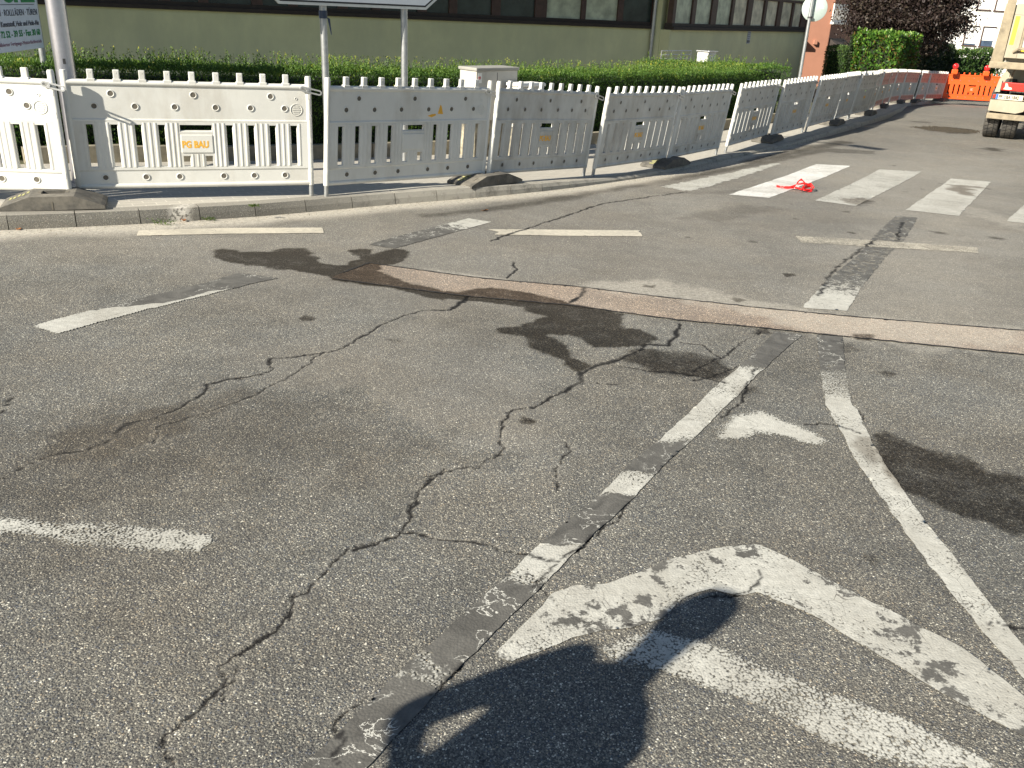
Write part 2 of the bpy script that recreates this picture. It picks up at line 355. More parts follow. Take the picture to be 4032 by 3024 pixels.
def mat_plain(name, col, rough=.6, metal=0, var=.12, sc=8, bump=0, dirt=None, dirtsc=3, dirtlo=.5, dirthi=.75, spec=.5, coat=0):
    m, t, b = M(name); nb = NB(t); P = nb.obj()
    oi = nb.n('ObjectInfo').outputs['Random']
    vv = nb.n('VectorMath', operation='ADD'); nb.l(P, vv.inputs[0]); cx = nb.n('CombineXYZ'); nb.l(nb.math('MULTIPLY', oi, 37.0), cx.inputs[0]); nb.l(cx.outputs[0], vv.inputs[1]); P = vv.outputs[0]
    n = nb.noise(P, sc, 5, .6)
    c = nb.mix(nb.map(n, .3, .7), tuple(x*(1-var) for x in col), tuple(min(1, x*(1+var)) for x in col))
    mpp = nb.n('Mapping'); nb.l(P, mpp.inputs[0]); mpp.inputs['Scale'].default_value = (1, 1, .35 if 'plastic' in name or 'truck' in name or 'render' in name else 1)
    if dirt: c = nb.mix(nb.math('MULTIPLY', nb.map(nb.noise(mpp.outputs[0], dirtsc, 6, .68), dirtlo, dirthi), .8), c, dirt)
    nb.l(c, b.inputs['Base Color']); b.inputs['Roughness'].default_value = rough; b.inputs['Metallic'].default_value = metal; b.inputs['Specular IOR Level'].default_value = spec
    b.inputs['Coat Weight'].default_value = coat
    if bump: nb.l(nb.bump(nb.noise(P, sc*6, 4, .6), bump, .004), b.inputs['Normal'])
    return m

def mat_leaf(name, ramp, trans=.25, rough=.5):
    m, t, b = M(name); nb = NB(t)
    c = nb.ramp(nb.attr('tint'), ramp)
    nb.l(c, b.inputs['Base Color']); b.inputs['Roughness'].default_value = rough; b.inputs['Specular IOR Level'].default_value = .35
    out = [n for n in t.nodes if n.type == 'OUTPUT_MATERIAL'][0]
    tl = nb.n('BsdfTranslucent'); nb.l(nb.mix(1.0, c, (1.1, 1.1, .6), 'MULTIPLY'), tl.inputs[0]); mx = nb.n('MixShader'); mx.inputs[0].default_value = trans
    nb.l(b.outputs[0], mx.inputs[1]); nb.l(tl.outputs[0], mx.inputs[2]); nb.l(mx.outputs[0], out.inputs[0]); return m

def mat_glass(name, col, rough=.25, stripes=False):
    m, t, b = M(name); nb = NB(t); P = nb.obj()
    n = nb.noise(P, 3, 4, .6); c = nb.mix(nb.map(n, .35, .65), tuple(x*.7 for x in col), tuple(x*1.3 for x in col))
    nb.l(c, b.inputs['Base Color']); b.inputs['Roughness'].default_value = rough
    nb.l(nb.bump(nb.noise(P, 60, 2, .6), .5, .004), b.inputs['Normal']); return m

MA = {}
MA['asphalt'] = mat_asphalt('asphalt')
MA['strip'] = mat_asphalt('reddish_asphalt', (1.80, 1.50, 1.34))
MA['paint'] = mat_paint('worn_road_paint')
MA['paint_fresh'] = mat_paint('fresh_road_paint', (.80, .79, .74))
MA['tape'] = mat_paint('marking_tape', (.62, .57, .46))
MA['plastic'] = mat_plain('white_plastic', (.66, .655, .61), .48, var=.05, sc=4, dirt=(.40, .36, .29), dirtsc=2.4, dirtlo=.5, dirthi=.85, bump=.05)
MA['plastic_dirty'] = mat_plain('dirty_white_plastic', (.54, .535, .50), .55, var=.1, sc=5, dirt=(.33, .30, .25), dirtsc=3.2, dirtlo=.46, dirthi=.74, bump=.08)
MA['plastic_red'] = mat_plain('red_striped_plastic', (.52, .24, .19), .55, var=.1, sc=5, dirt=(.25, .16, .13), dirtsc=3)
MA['hole'] = mat_plain('hole_shade', (.13, .115, .09), .9)  # flat dark pieces stand in for shade inside bolt holes and slots
MA['orange'] = mat_plain('orange_plastic', (.80, .095, .012), .45, var=.04)
MA['ochre'] = mat_plain('ochre_print', (.80, .42, .04), .6, var=.2, sc=60)
MA['zinc'] = mat_plain('galvanised_steel', (.42, .43, .43), .42, .75, var=.15, sc=20)
MA['zinc_light'] = mat_plain('bright_galvanised_steel', (.62, .63, .64), .33, .85, var=.08, sc=14)
MA['rubber'] = mat_plain('recycled_rubber', (.085, .080, .070), .85, var=.25, sc=30, bump=.3, dirt=(.26, .235, .19), dirtsc=5, dirtlo=.42, dirthi=.75)
MA['yellow_spray'] = mat_plain('yellow_spray', (.36, .35, .15), .8, var=.3, sc=40)
MA['steel_dark'] = mat_plain('dark_steel', (.06, .06, .062), .6, .3, var=.3, sc=20)

# ------------------------------------------------------------------ mesh builder
class MB:
    def __init__(s): s.v = []; s.f = []; s.sm = []; s.mi = []; s.m = 0
    def add(s, vs, fs, smooth=False):
        o = len(s.v); s.v += [tuple(v) for v in vs]; s.f += [tuple(o+i for i in f) for f in fs]; s.sm += [smooth]*len(fs); s.mi += [s.m]*len(fs)
    def box(s, x0, x1, y0, y1, z0, z1, bev=0):
        if bev <= 0:
            s.add([(x0,y0,z0),(x1,y0,z0),(x1,y1,z0),(x0,y1,z0),(x0,y0,z1),(x1,y0,z1),(x1,y1,z1),(x0,y1,z1)],
                  [(0,3,2,1),(4,5,6,7),(0,1,5,4),(1,2,6,5),(2,3,7,6),(3,0,4,7)]); return
        bm = bmesh.new(); bmesh.ops.create_cube(bm, size=1)
        for v in bm.verts: v.co = ((x0+x1)/2+v.co.x*(x1-x0), (y0+y1)/2+v.co.y*(y1-y0), (z0+z1)/2+v.co.z*(z1-z0))
        bmesh.ops.bevel(bm, geom=bm.edges[:], offset=bev, segments=2, profile=.6, affect='EDGES')
        bm.verts.index_update(); s.add([v.co[:] for v in bm.verts], [[v.index for v in f.verts] for f in bm.faces]); bm.free()
    def obox(s, c, ax, ay, az, hx, hy, hz):      # oriented box
        c = Vector(c); ax = Vector(ax); ay = Vector(ay); az = Vector(az); vs = []
        for k in (-1, 1):
            for (i, j) in ((-1,-1),(1,-1),(1,1),(-1,1)): vs.append(c+ax*i*hx+ay*j*hy+az*k*hz)
        s.add(vs, [(0,3,2,1),(4,5,6,7),(0,1,5,4),(1,2,6,5),(2,3,7,6),(3,0,4,7)])
    def tube(s, pts, r, n=10, cap=True, smooth=True):
        pts = [Vector(p) for p in pts]; rs = r if isinstance(r, (list, tuple)) else [r]*len(pts)
        rings = []; up = None
        for i, p in enumerate(pts):
            t = (pts[min(i+1, len(pts)-1)]-pts[max(i-1, 0)]).normalized()
            if up is None: up = Vector((0, 0, 1)) if abs(t.z) < .9 else Vector((1, 0, 0))
            a = t.cross(up).normalized(); b = t.cross(a).normalized(); up = -b if False else up
            rings.append([p+(a*math.cos(2*PI*k/n)+b*math.sin(2*PI*k/n))*rs[i] for k in range(n)])
        vs = [v for r_ in rings for v in r_]; fs = []
        for i in range(len(pts)-1):
            for k in range(n): fs.append((i*n+k, i*n+(k+1) % n, (i+1)*n+(k+1) % n, (i+1)*n+k))
        s.add(vs, fs, smooth)
        if cap: s.add(rings[0], [tuple(range(n))]); s.add(rings[-1], [tuple(range(n))[::-1]])
    def prism(s, poly, axis_o, ux, uz, un, t0, t1):  # polygon in (ux, uz) plane, thickness along un
        o = Vector(axis_o); ux = Vector(ux); uz = Vector(uz); un = Vector(un); n = len(poly)
        vs = [o+ux*a+uz*b+un*t0 for a, b in poly]+[o+ux*a+uz*b+un*t1 for a, b in poly]
        fs = [tuple(range(n))[::-1], tuple(range(n, 2*n))]+[(i, (i+1) % n, n+(i+1) % n, n+i) for i in range(n)]
        s.add(vs, fs)
    def lathe(s, prof, c=(0, 0, 0), n=16, axis='Z', smooth=True):
        vs = []; c = Vector(c)
        for r, h in prof:
            for k in range(n):
                a = 2*PI*k/n; q = (r*math.cos(a), r*math.sin(a), h)
                if axis == 'Y': q = (q[0], q[2], q[1])
                if axis == 'X': q = (q[2], q[0], q[1])
                vs.append(c+Vector(q))
        fs = [(i*n+k, i*n+(k+1) % n, (i+1)*n+(k+1) % n, (i+1)*n+k) for i in range(len(prof)-1) for k in range(n)]
        s.add(vs, fs, smooth)
    def holes(s, xs, zs, fill, y0, y1):          # plate with rectangular openings
        nx, nz = len(xs)-1, len(zs)-1; F = lambda i, j: 0 <= i < nx and 0 <= j < nz and fill(i, j)
        idx = {}; vs = []; fs = []
        def vid(i, j, k):
            q = (i, j, k)
            if q not in idx: idx[q] = len(vs); vs.append((xs[i], (y0, y1)[k], zs[j]))
            return idx[q]
        for i in range(nx):
            for j in range(nz):
                if not F(i, j): continue
                fs.append((vid(i,j,0), vid(i+1,j,0), vid(i+1,j+1,0), vid(i,j+1,0)))
                fs.append((vid(i,j,1), vid(i,j+1,1), vid(i+1,j+1,1), vid(i+1,j,1)))
                if not F(i-1, j): fs.append((vid(i,j,0), vid(i,j+1,0), vid(i,j+1,1), vid(i,j,1)))
                if not F(i+1, j): fs.append((vid(i+1,j,0), vid(i+1,j,1), vid(i+1,j+1,1), vid(i+1,j+1,0)))
                if not F(i, j-1): fs.append((vid(i,j,0), vid(i,j,1), vid(i+1,j,1), vid(i+1,j,0)))
                if not F(i, j+1): fs.append((vid(i,j+1,0), vid(i+1,j+1,0), vid(i+1,j+1,1), vid(i,j+1,1)))
        s.add(vs, fs)
    def build(s, name, mat=None, parent=None, loc=(0, 0, 0), rot=None):
        me = bpy.data.meshes.new(name); me.from_pydata(s.v, [], s.f); me.validate(); me.update()
        if len(s.sm) == len(me.polygons): me.polygons.foreach_set('use_smooth', s.sm)
        for q in (mat if isinstance(mat, (list, tuple)) else [mat]):
            if q: me.materials.append(q)
        if len(s.mi) == len(me.polygons) and any(s.mi): me.polygons.foreach_set('material_index', s.mi)
        o = bpy.data.objects.new(name, me); C.objects.link(o); o.location = loc
        if rot is not None: o.rotation_euler = rot
        if parent: o.parent = parent
        return o
def tag(o, label=None, cat=None, group=None, kind=None):
    if label: o['label'] = label
    if cat: o['category'] = cat
    if group: o['group'] = group
    if kind: o['kind'] = kind
    return o
def empty(name, loc=(0, 0, 0), rz=0.0, **k):
    o = bpy.data.objects.new(name, None); C.objects.link(o); o.location = loc; o.rotation_euler = (0, 0, rz); o.empty_display_size = .2
    return tag(o, **k)
def copy_tree(o, parent=None):
    c = o.copy(); C.objects.link(c); c.parent = parent
    for ch in list(o.children):
        c_ = copy_tree(ch, c)
    return c
def text(s, size, mat, parent, M4, name='lettering', ext=.001, bold=0, sx=1, align='LEFT'):
    cu = bpy.data.curves.new(name, 'FONT'); cu.body = s; cu.size = size; cu.extrude = ext; cu.offset = bold; cu.align_x = align; cu.resolution_u = 3
    o = bpy.data.objects.new(name+'_src', cu); C.objects.link(o)
    dg = bpy.context.evaluated_depsgraph_get(); me = bpy.data.meshes.new_from_object(o.evaluated_get(dg)); bpy.data.objects.remove(o)
    me.name = name; me.materials.clear(); me.materials.append(mat)
    for v in me.vertices: v.co.x *= sx
    r = bpy.data.objects.new(name, me); C.objects.link(r); r.parent = parent; r.matrix_local = M4; return r
def fast_mesh(name, V, F, mat=None, attrs=None, parent=None, smooth=False, link=True):
    V = np.asarray(V, np.float32); F = np.asarray(F, np.int32); me = bpy.data.meshes.new(name); k = F.shape[1]
    me.vertices.add(len(V)); me.vertices.foreach_set('co', V.ravel())
    me.loops.add(F.size); me.loops.foreach_set('vertex_index', F.ravel())
    me.polygons.add(len(F)); me.polygons.foreach_set('loop_start', np.arange(0, F.size, k, dtype=np.int32)); me.polygons.foreach_set('loop_total', np.full(len(F), k, np.int32))
    me.polygons.foreach_set('use_smooth', np.full(len(F), smooth)); me.update(calc_edges=True)
    for n, (dom, arr) in (attrs or {}).items():
        a = me.attributes.new(n, 'FLOAT', dom); a.data.foreach_set('value', np.asarray(arr, np.float32))
    if mat: me.materials.append(mat)
    o = bpy.data.objects.new(name, me); C.objects.link(o)
    if parent: o.parent = parent
    return o

# ------------------------------------------------------------------ road surface
def axis(segs):
    r = [segs[0][0]]
    for a, b, st in segs:
        n = max(1, int(round((b-a)/st))); r += list(a+(b-a)*(np.arange(n)+1)/n)
    return np.array(r)
def grid(xs, ys):
    X, Y = np.meshgrid(xs, ys); nx, ny = len(xs), len(ys)
    i = np.arange(nx-1)[None, :]+np.arange(ny-1)[:, None]*nx
    return X.ravel(), Y.ravel(), np.stack([i, i+1, i+1+nx, i+nx], -1).reshape(-1, 4)
xs = axis([(-120, -20, 10), (-20, -8, .6), (-8, -4.6, .05), (-4.6, -1.6, .02), (-1.6, 2.4, .008), (2.4, 4.2, .02), (4.2, 8, .05), (8, 16, .12), (16, 30, .7), (30, 150, 10)])
ys = axis([(-60, -4, 8), (-4, 1.1, .5), (1.1, 3.2, .008), (3.2, 6.5, .014), (6.5, 10, .024), (10, 16, .05), (16, 26, .1), (26, 44, .4), (44, 199, 8)])
X, Y, F = grid(xs, ys)
wet, smear, dust, crack = fields(X, Y)
Z = zf(Y) - crack*.0035*(Y < 9)
ins = sub(STRIPW, X, Y, .3)
fast_mesh('road', np.stack([X, Y, Z], 1), F, MA['asphalt'], {'wet': ('POINT', wet), 'smear': ('POINT', smear), 'dust': ('POINT', dust), 'crack': ('POINT', crack)}, smooth=True)['kind'] = 'structure'
del X, Y, Z, F, wet, smear, dust, crack

def sheet(name, P, step, dz, mat, cov=None, coat=None, rag=.01, label=None, kind='structure', ragsc=14, fade=0):
    """a surface sheet following the road inside polygon P; cov and coat are functions of (x, y)"""
    P = np.array(P); xs = np.arange(P[:, 0].min()-step, P[:, 0].max()+2*step, step); ys = np.arange(P[:, 1].min()-step, P[:, 1].max()+2*step, step)
    X, Y, F = grid(xs, ys); sd = poly_sdf(P, X, Y)+(fbm(X*ragsc, Y*ragsc, 61)-.5)*2*rag
    keep = (sd[F] < 0).all(1) if step < rag else (sd[F].mean(1) < 0)
    # pull the rim vertices onto the outline so the edge is not stepped
    F = F[keep]; used = np.unique(F); mp = -np.ones(len(X), int); mp[used] = np.arange(len(used)); F = mp[F]
    X = X[used]; Y = Y[used]; sd = sd[used]
    e = step*.5; gx = (poly_sdf(P, X+e, Y)-poly_sdf(P, X-e, Y))/(2*e); gy = (poly_sdf(P, X, Y+e)-poly_sdf(P, X, Y-e))/(2*e)
    rim = (sd > -step*.75); X = np.where(rim, X-gx*sd, X); Y = np.where(rim, Y-gy*sd, Y)
    wet, smear, dust, crack = fields(X, Y)
    Z = zf(Y)+dz
    at_ = {'wet': wet, 'smear': smear, 'dust': dust, 'crack': crack, 'cov': cov(X, Y) if cov else np.ones(len(X)), 'coat': coat(X, Y) if coat else np.zeros(len(X))}
    if fade: at_['cov'] = np.clip(at_['cov']-.55*sstep(-fade, 0, poly_sdf(P, X, Y)+(fbm(X*6, Y*6, 3)-.5)*fade), 0, 1)
    o = fast_mesh(name, np.stack([X, Y, Z], 1), F, mat, {k: ('POINT', v) for k, v in at_.items()}, smooth=True)
    o['kind'] = kind
    if label: o['label'] = label
    return o
# reddish asphalt strip (a filled trench) with dark joints
sheet('asphalt_strip', STRIPW, .016, .003, MA['strip'], rag=.012)
up = STRIPW[1:13]; lo_ = STRIPW[13:][::-1]
MA['tar'] = mat_plain('tar_joint', (.022, .02, .018), .7, var=.3, sc=30)
for P in (up, [STRIPW[0]]+lo_):
    P = np.array(P); n = 420; s_ = np.linspace(0, len(P)-1.001, n); i = s_.astype(int); f = (s_-i)[:, None]; q = P[i]*(1-f)+P[i+1]*f
    tg = np.gradient(q, axis=0); tg /= np.linalg.norm(tg, axis=1)[:, None]; nr = np.stack([-tg[:, 1], tg[:, 0]], 1)
    wd = (.003+.011*fbm(s_*9, s_*0, 7)*(1.0 if P is not None else 1))[:, None]; jit = ((fbm(s_*12, s_*0, 8)-.5)*.02)[:, None]
    a = q+nr*(jit+wd); b_ = q+nr*(jit-wd)
    V = np.concatenate([np.c_[a, zf(a[:, 1])+.0065], np.c_[b_, zf(b_[:, 1])+.0065]]); k = np.arange(n-1)
    fast_mesh('tar_joint', V, np.stack([k, k+n, k+1+n, k+1], 1), MA['tar'])['kind'] = 'structure'

# ------------------------------------------------------------------ road markings
def along(P0, P1):                        # 0..1 along the line P0 -> P1
    a = np.array(P0); e = np.array(P1)-a; L = e@e
    return lambda x, y: ((x-a[0])*e[0]+(y-a[1])*e[1])/L
def across(P0, P1):
    a = np.array(P0); e = np.array(P1)-a; L = math.hypot(*e)
    return lambda x, y: ((x-a[0])*(-e[1])+(y-a[1])*e[0])/L
n2 = lambda x, y, s, sc=3: fbm(x*sc, y*sc, s)-.5
# zebra crossing stripes
ZB = [([(2600,737),(2750,703),(2905,674),(2990,654),(3070,640),(3080,643),(2900,706),(2740,750),(2690,756),(2640,742)], .66, 0), ([(2869,767),(3212,647),(3348,654),(3027,780)], .98, 0),
      ([(3209,790),(3461,668),(3629,676),(3370,812)], .64, 0), ([(3565,828),(3743,704),(3901,717),(3775,851)], .72, 0), ([(3960,872),(4032,809),(4150,730),(4300,745),(4200,900)], .72, 0)]
for k, (P, cv, ct) in enumerate(ZB):
    Pw = [G2(*p) for p in P]
    sheet('road_marking', Pw, .03, .004, MA['paint_fresh' if k == 1 else 'paint'], (lambda x, y, cv=cv, k=k: np.clip(cv+.35*n2(x, y, 200+k, 1.3), .02, 1)), rag=.015 if k != 0 else .05, ragsc=7)
# temporary tape dashes
for k, P in enumerate([[(537,930),(547,908),(900,899),(1269,898),(1275,919),(900,922)], [(1917,904),(2210,906),(2518,909),(2530,932),(2230,930),(1946,925),(1965,915)],
                       [(3131,931),(3420,946),(3849,976),(3851,997),(3420,972),(3157,956)]]):
    sheet('road_marking', [G2(*p) for p in P], .014, .0045, MA['tape'], (lambda x, y, k=k: np.clip((1.05, .95, .52)[k]+.3*n2(x, y, 70+k, 3), 0, 1)), rag=.004)
# left worn dash, half blacked out
A0 = G2(150, 1300); A1 = G2(1090, 1105); u = along(A0, A1)
ac = across(G2(221, 1318), G2(1098, 1096))
sheet('road_marking', c1([(215,768),(300,735),(620,655),(1010,560),(1300,490),(1480,435),(1735,468),(1545,510),(1100,622),(900,668),(780,700),(350,820),(300,800)]), .010, .004, MA['paint'],
      lambda x, y: np.clip(.92-.9*sstep(.78, .95, u(x, y))+.35*n2(x, y, 90, 5), 0, 1),
      lambda x, y: np.clip(.95*sstep(-.02, .03, ac(x, y)-np.interp(u(x, y), [.2, .38, .55, .8, .95], [.30, .14, .055, .035, -.1])+.13*n2(x, y, 93, 7))+.5*n2(x, y, 91, 9)*sstep(.1, .4, u(x, y)), 0, 1), rag=.012)
A0 = G2(1449, 970); A1 = G2(1880, 866); u3 = along(A0, A1)
sheet('road_marking', [G2(*p) for p in [(1449,965),(1547,936),(1844,861),(1936,875),(1642,955),(1553,980)]], .014, .004, MA['paint'],
      lambda x, y, u=u3: np.clip(.25+.6*sstep(.2, .75, u(x, y))+.3*n2(x, y, 92, 4), 0, 1), lambda x, y, u=u3: np.clip(.95-.62*sstep(.3, .9, u(x, y))+.3*n2(x, y, 93, 5), 0, 1), rag=.01)
# centre line beyond the strip, blacked out with white bits
A0 = G2(3570, 855); A1 = G2(3240, 1222); u4 = along(A0, A1)
sheet('road_marking', [G2(*p) for p in [(3526,851),(3612,858),(3595,890),(3560,945),(3490,1010),(3400,1120),(3335,1226),(3157,1214),(3260,1100),(3385,1000),(3440,930)]], .02, .004, MA['paint'],
      lambda x, y, u=u4: np.clip(.08+.75*sstep(.6, .98, u(x, y))+.35*n2(x, y, 94, 5), 0, 1), lambda x, y, u=u4: np.clip(.55-.3*sstep(.75, 1, u(x, y))+.3*n2(x, y, 95, 4), 0, 1), rag=.012)
# left line of the tapering island
LE = [(3053,1307),(2911,1447),(2827,1515),(2739,1600),(2610,1723),(2451,1852),(2392,1922),(2134,2139),(2038,2232),(1647,2582),(1433,2781),(1315,2907),(1190,3024),(1080,3130)]
RE = [(3157,1320),(2975,1482),(2924,1540),(2859,1600),(2727,1733),(2621,1822),(2510,1948),(2267,2169),(2200,2243),(1890,2545),(1780,2663),(1499,2966),(1440,3030),(1340,3130)]
yk = lambda pxy: G(0.5*(2739+2859), pxy)[1]
tY = [(1307, .0, .8), (1430, .05, .78), (1455, .62, .2), (1725, .72, .05), (1745, .3, .6), (1850, .25, .75), (1865, .62, .25), (1940, .68, .2), (1960, .2, .8), (2125, .2, .82), (2140, .72, .2), (2240, .78, .15), (2330, .3, .7), (2560, .15, .8), (2580, .35, .6), (2660, .55, .4), (2700, .15, .8), (3200, .15, .85)]
TY = np.array([G((np.interp(p, [q[1] for q in LE], [q[0] for q in LE])+np.interp(p, [q[1] for q in RE], [q[0] for q in RE]))/2, p)[1] for p, _, _ in tY])[::-1]
TC = np.array([q[1] for q in tY])[::-1]; TK = np.array([q[2] for q in tY])[::-1]
sheet('road_marking', [G2(*p) for p in LE+RE[::-1]], .010, .004, MA['paint'],
      lambda x, y: np.clip(np.interp(y-.18*x+.12+.12*n2(x, y, 96, 6), TY, TC)+.5*n2(x, y, 97, 6), 0, 1) if False else np.clip(np.interp(y+.12*n2(x, y, 96, 6), TY, TC)+.4*n2(x, y, 97, 6), 0, 1),
      lambda x, y: np.clip(np.interp(y+.12*n2(x, y, 96, 6), TY, TK)+.3*n2(x, y, 98, 5), 0, 1), rag=.008)
# right line of the island
LE = [(3215,1320),(3221,1392),(3238,1521),(3254,1600),(3285,1655),(3373,1821),(3618,2173),(3873,2496),(3990,2624),(4032,2673),(4200,2860)]
RE = [(3319,1327),(3325,1437),(3354,1600),(3373,1615),(3432,1743),(3589,1987),(3853,2320),(4032,2550),(4260,2800)]
y1, y2 = G(3260, 1400)[1], G(3300, 1640)[1]
sheet('road_marking', [G2(*p) for p in LE+RE[::-1]], .012, .004, MA['paint'],
      lambda x, y: np.clip(.3+.42*sstep(y1, y2, y)+.6*n2(x, y, 99, 6), 0, 1), lambda x, y: np.clip(.75*sstep(y2+.25, y1, y)+.25*n2(x, y, 100, 5)-.05, 0, 1), rag=.010)
# hatching chevrons inside the island
sheet('road_marking', c6([(205,348),(235,285),(270,245),(335,222),(400,213),(450,232),(520,258),(570,275),(640,312),(690,350),(640,365),(560,350),(500,330),(440,322),(400,322),(330,345)]), .010, .004, MA['paint'],
      lambda x, y: np.clip(.72+.6*n2(x, y, 101, 5), 0, 1), rag=.014, fade=.07)
sheet('road_marking', [G2(*p) for p in [(1949,2582),(2030,2490),(2110,2410),(2185,2335),(2252,2310),(2380,2300),(2517,2257),(2640,2205),(2800,2165),(2898,2148),(2990,2146),(3060,2180),(3227,2262),(3481,2399),(3775,2545),(4032,2741),(4200,2850),
      (4250,3010),(4032,2898),(3775,2771),(3481,2594),(3187,2418),(2982,2338),(2900,2345),(2800,2320),(2698,2355),(2600,2440),(2480,2475),(2360,2490),(2259,2508),(2120,2570),(2010,2612)]], .009, .004, MA['paint'],
      lambda x, y: np.clip(.78-.14*sstep(1.6, 2.4, x)+.55*n2(x, y, 102, 3.4)+.45*n2(x, y, 103, 9), 0, 1), lambda x, y: np.clip(.30+1.0*n2(x, y, 112, 7), 0, .8), rag=.009, fade=.0)
sheet('road_marking', [G2(*p) for p in [(2244,2560),(2400,2500),(2560,2470),(2747,2506),(3031,2614),(3300,2720),(3579,2820),(3882,2966),(4000,3060),(3560,3060),(3450,3024),(3227,2937),(2972,2810),(2760,2720),(2600,2660),(2440,2640),(2300,2600)]], .009, .004, MA['paint'],
      lambda x, y: np.clip(.48+.5*n2(x, y, 104, 4)+.3*n2(x, y, 109, 14), 0, 1), rag=.03, fade=.04)
sheet('road_marking', [G2(*p) for p in [(-300,2040),(0,2029),(260,2030),(516,2043),(701,2073),(907,2095),(870,2150),(812,2213),(700,2200),(627,2198),(369,2190),(150,2150),(0,2125),(-300,2120)]], .010, .004, MA['paint'],
      lambda x, y: np.clip(.55+.6*n2(x, y, 105, 4)+.3*n2(x, y, 109, 14)-.15*sstep(-1.2, -.6, x), 0, 1), rag=.05, ragsc=5, fade=.07)
MA['sand'] = MA['tape']

# ------------------------------------------------------------------ kerb stones, pavement, garden ground
def resample(P, st):
    P = np.array(P, float); d = np.r_[0, np.cumsum(np.hypot(*np.diff(P, axis=0).T))]; n = max(2, int(d[-1]/st)); s = np.linspace(0, d[-1], n+1)
    # smoothed
    q = np.stack([np.interp(s, d, P[:, 0]), np.interp(s, d, P[:, 1])], 1); return q
def offs(P, o):
    P = np.asarray(P); t = np.gradient(P, axis=0); t /= np.linalg.norm(t, axis=1)[:, None]; return P+np.stack([-t[:, 1], t[:, 0]], 1)*o
kp = resample(KERB, .5); i0 = np.argmin(np.hypot(kp[:, 0]+3.76, kp[:, 1]-7.08))
mb = MB(); prof = [(0.0, -.08), (.012, .06), (.03, .113), (.05, .12), (.15, .12), (.15, -.08)]
for i in range(len(kp)-1):
    a, b = kp[i], kp[i+1]
    if a[1] > 60 or a[0] < -24: continue
    t = (b-a)/np.linalg.norm(b-a); n = np.array([-t[1], t[0]]); a2 = a+t*.004; b2 = b-t*.004; vs = []
    for q in (a2, b2):
        h = float(hk(q[1])); z = float(zf(q[1])); jj = (vn(np.array(q[0]*2), np.array(q[1]*2))-.5)*.006
        for o, e in prof: vs.append((q[0]+n[0]*o, q[1]+n[1]*o, z+(e*h/.12 if e > 0 else e)+float(jj)*(e > 0)))
    k = len(prof); mb.add(vs, [(j, k+j, k+j+1, j+1) for j in range(k-1)]+[tuple(range(k)), tuple(range(k, 2*k))[::-1]])
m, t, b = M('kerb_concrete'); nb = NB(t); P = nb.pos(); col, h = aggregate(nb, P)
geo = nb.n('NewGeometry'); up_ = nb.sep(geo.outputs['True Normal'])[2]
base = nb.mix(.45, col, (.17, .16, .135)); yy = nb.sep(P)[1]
pale = nb.math('MAXIMUM', nb.math('MULTIPLY', nb.map(yy, 7.9, 8.9), nb.map(nb.noise(P, 6, 4, .7), .25, .5)), nb.math('MULTIPLY', nb.map(up_, .5, .9), .55)); base = nb.mix(nb.math('MULTIPLY', pale, .75), base, (.47, .44, .375))  # upward faces paler: dust, plus lit top against shaded face put into colour
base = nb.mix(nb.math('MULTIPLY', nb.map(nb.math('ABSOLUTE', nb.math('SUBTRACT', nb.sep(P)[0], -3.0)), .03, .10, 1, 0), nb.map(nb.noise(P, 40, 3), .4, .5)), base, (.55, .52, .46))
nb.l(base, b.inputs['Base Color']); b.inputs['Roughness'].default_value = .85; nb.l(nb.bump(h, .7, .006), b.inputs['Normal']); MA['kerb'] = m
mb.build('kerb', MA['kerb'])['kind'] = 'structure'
m, t, b = M('paving'); nb = NB(t); P = nb.pos()
mp = nb.n('Mapping'); nb.l(P, mp.inputs[0]); mp.inputs['Rotation'].default_value = (0, 0, math.radians(-32)); br = nb.n('TexBrick'); nb.l(mp.outputs[0], br.inputs['Vector'])
br.inputs['Scale'].default_value = 1; br.inputs['Brick Width'].default_value = .2; br.inputs['Row Height'].default_value = .1; br.inputs['Mortar Size'].default_value = .006
br.inputs['Color1'].default_value = (.44, .415, .36, 1); br.inputs['Color2'].default_value = (.38, .36, .315, 1); br.inputs['Mortar'].default_value = (.56, .53, .46, 1); br.inputs['Bias'].default_value = 0
c_ = nb.mix(nb.map(nb.noise(P, 2.5, 5, .65), .3, .7, 0, .55), br.outputs[0], (.42, .39, .33)); c_ = nb.mix(nb.map(nb.noise(P, 90, 3, .7), .55, .75, 0, .5), c_, (.16, .15, .13))
nb.l(c_, b.inputs['Base Color']); b.inputs['Roughness'].default_value = .85; nb.l(nb.bump(nb.math('ADD', nb.math('MULTIPLY', nb.math('SUBTRACT', 1.0, br.outputs['Fac']), .6), nb.noise(P, 120, 3)), .3, .004), b.inputs['Normal']); MA['paving'] = m
# low wall line in front of the hedge
WALL = [(-16, 3.5), (-9, 6.8), (-5.37, 9.39), (-3.1, 11.15), (-1.0, 12.85), (1.2, 14.9), (3.3, 17.1), (5.9, 20.4), (8, 24.5), (11, 30.5), (15, 37.5), (28, 58), (60, 106)]
fine = resample(KERB, .25); fine = fine[(fine[:, 0] > -24) & (fine[:, 1] < 60)]
k0 = offs(fine, .15); wl = resample(WALL, .25); NN = 26; V = []
for q in k0:
    d = np.hypot(wl[:, 0]-q[0], wl[:, 1]-q[1]); e = wl[np.argmin(d)]
    for j in range(NN):
        f = j/(NN-1); p = q*(1-f)+e*f; V.append((p[0], p[1], zf(p[1])+hk(p[1])-.004+.02*f))
V = np.array(V); n = len(k0); i = np.arange(n-1)[:, None]*NN+np.arange(NN-1)[None, :]
fast_mesh('pavement', V, np.stack([i, i+NN, i+NN+1, i+1], -1).reshape(-1, 4), MA['paving'], smooth=True)['kind'] = 'structure'
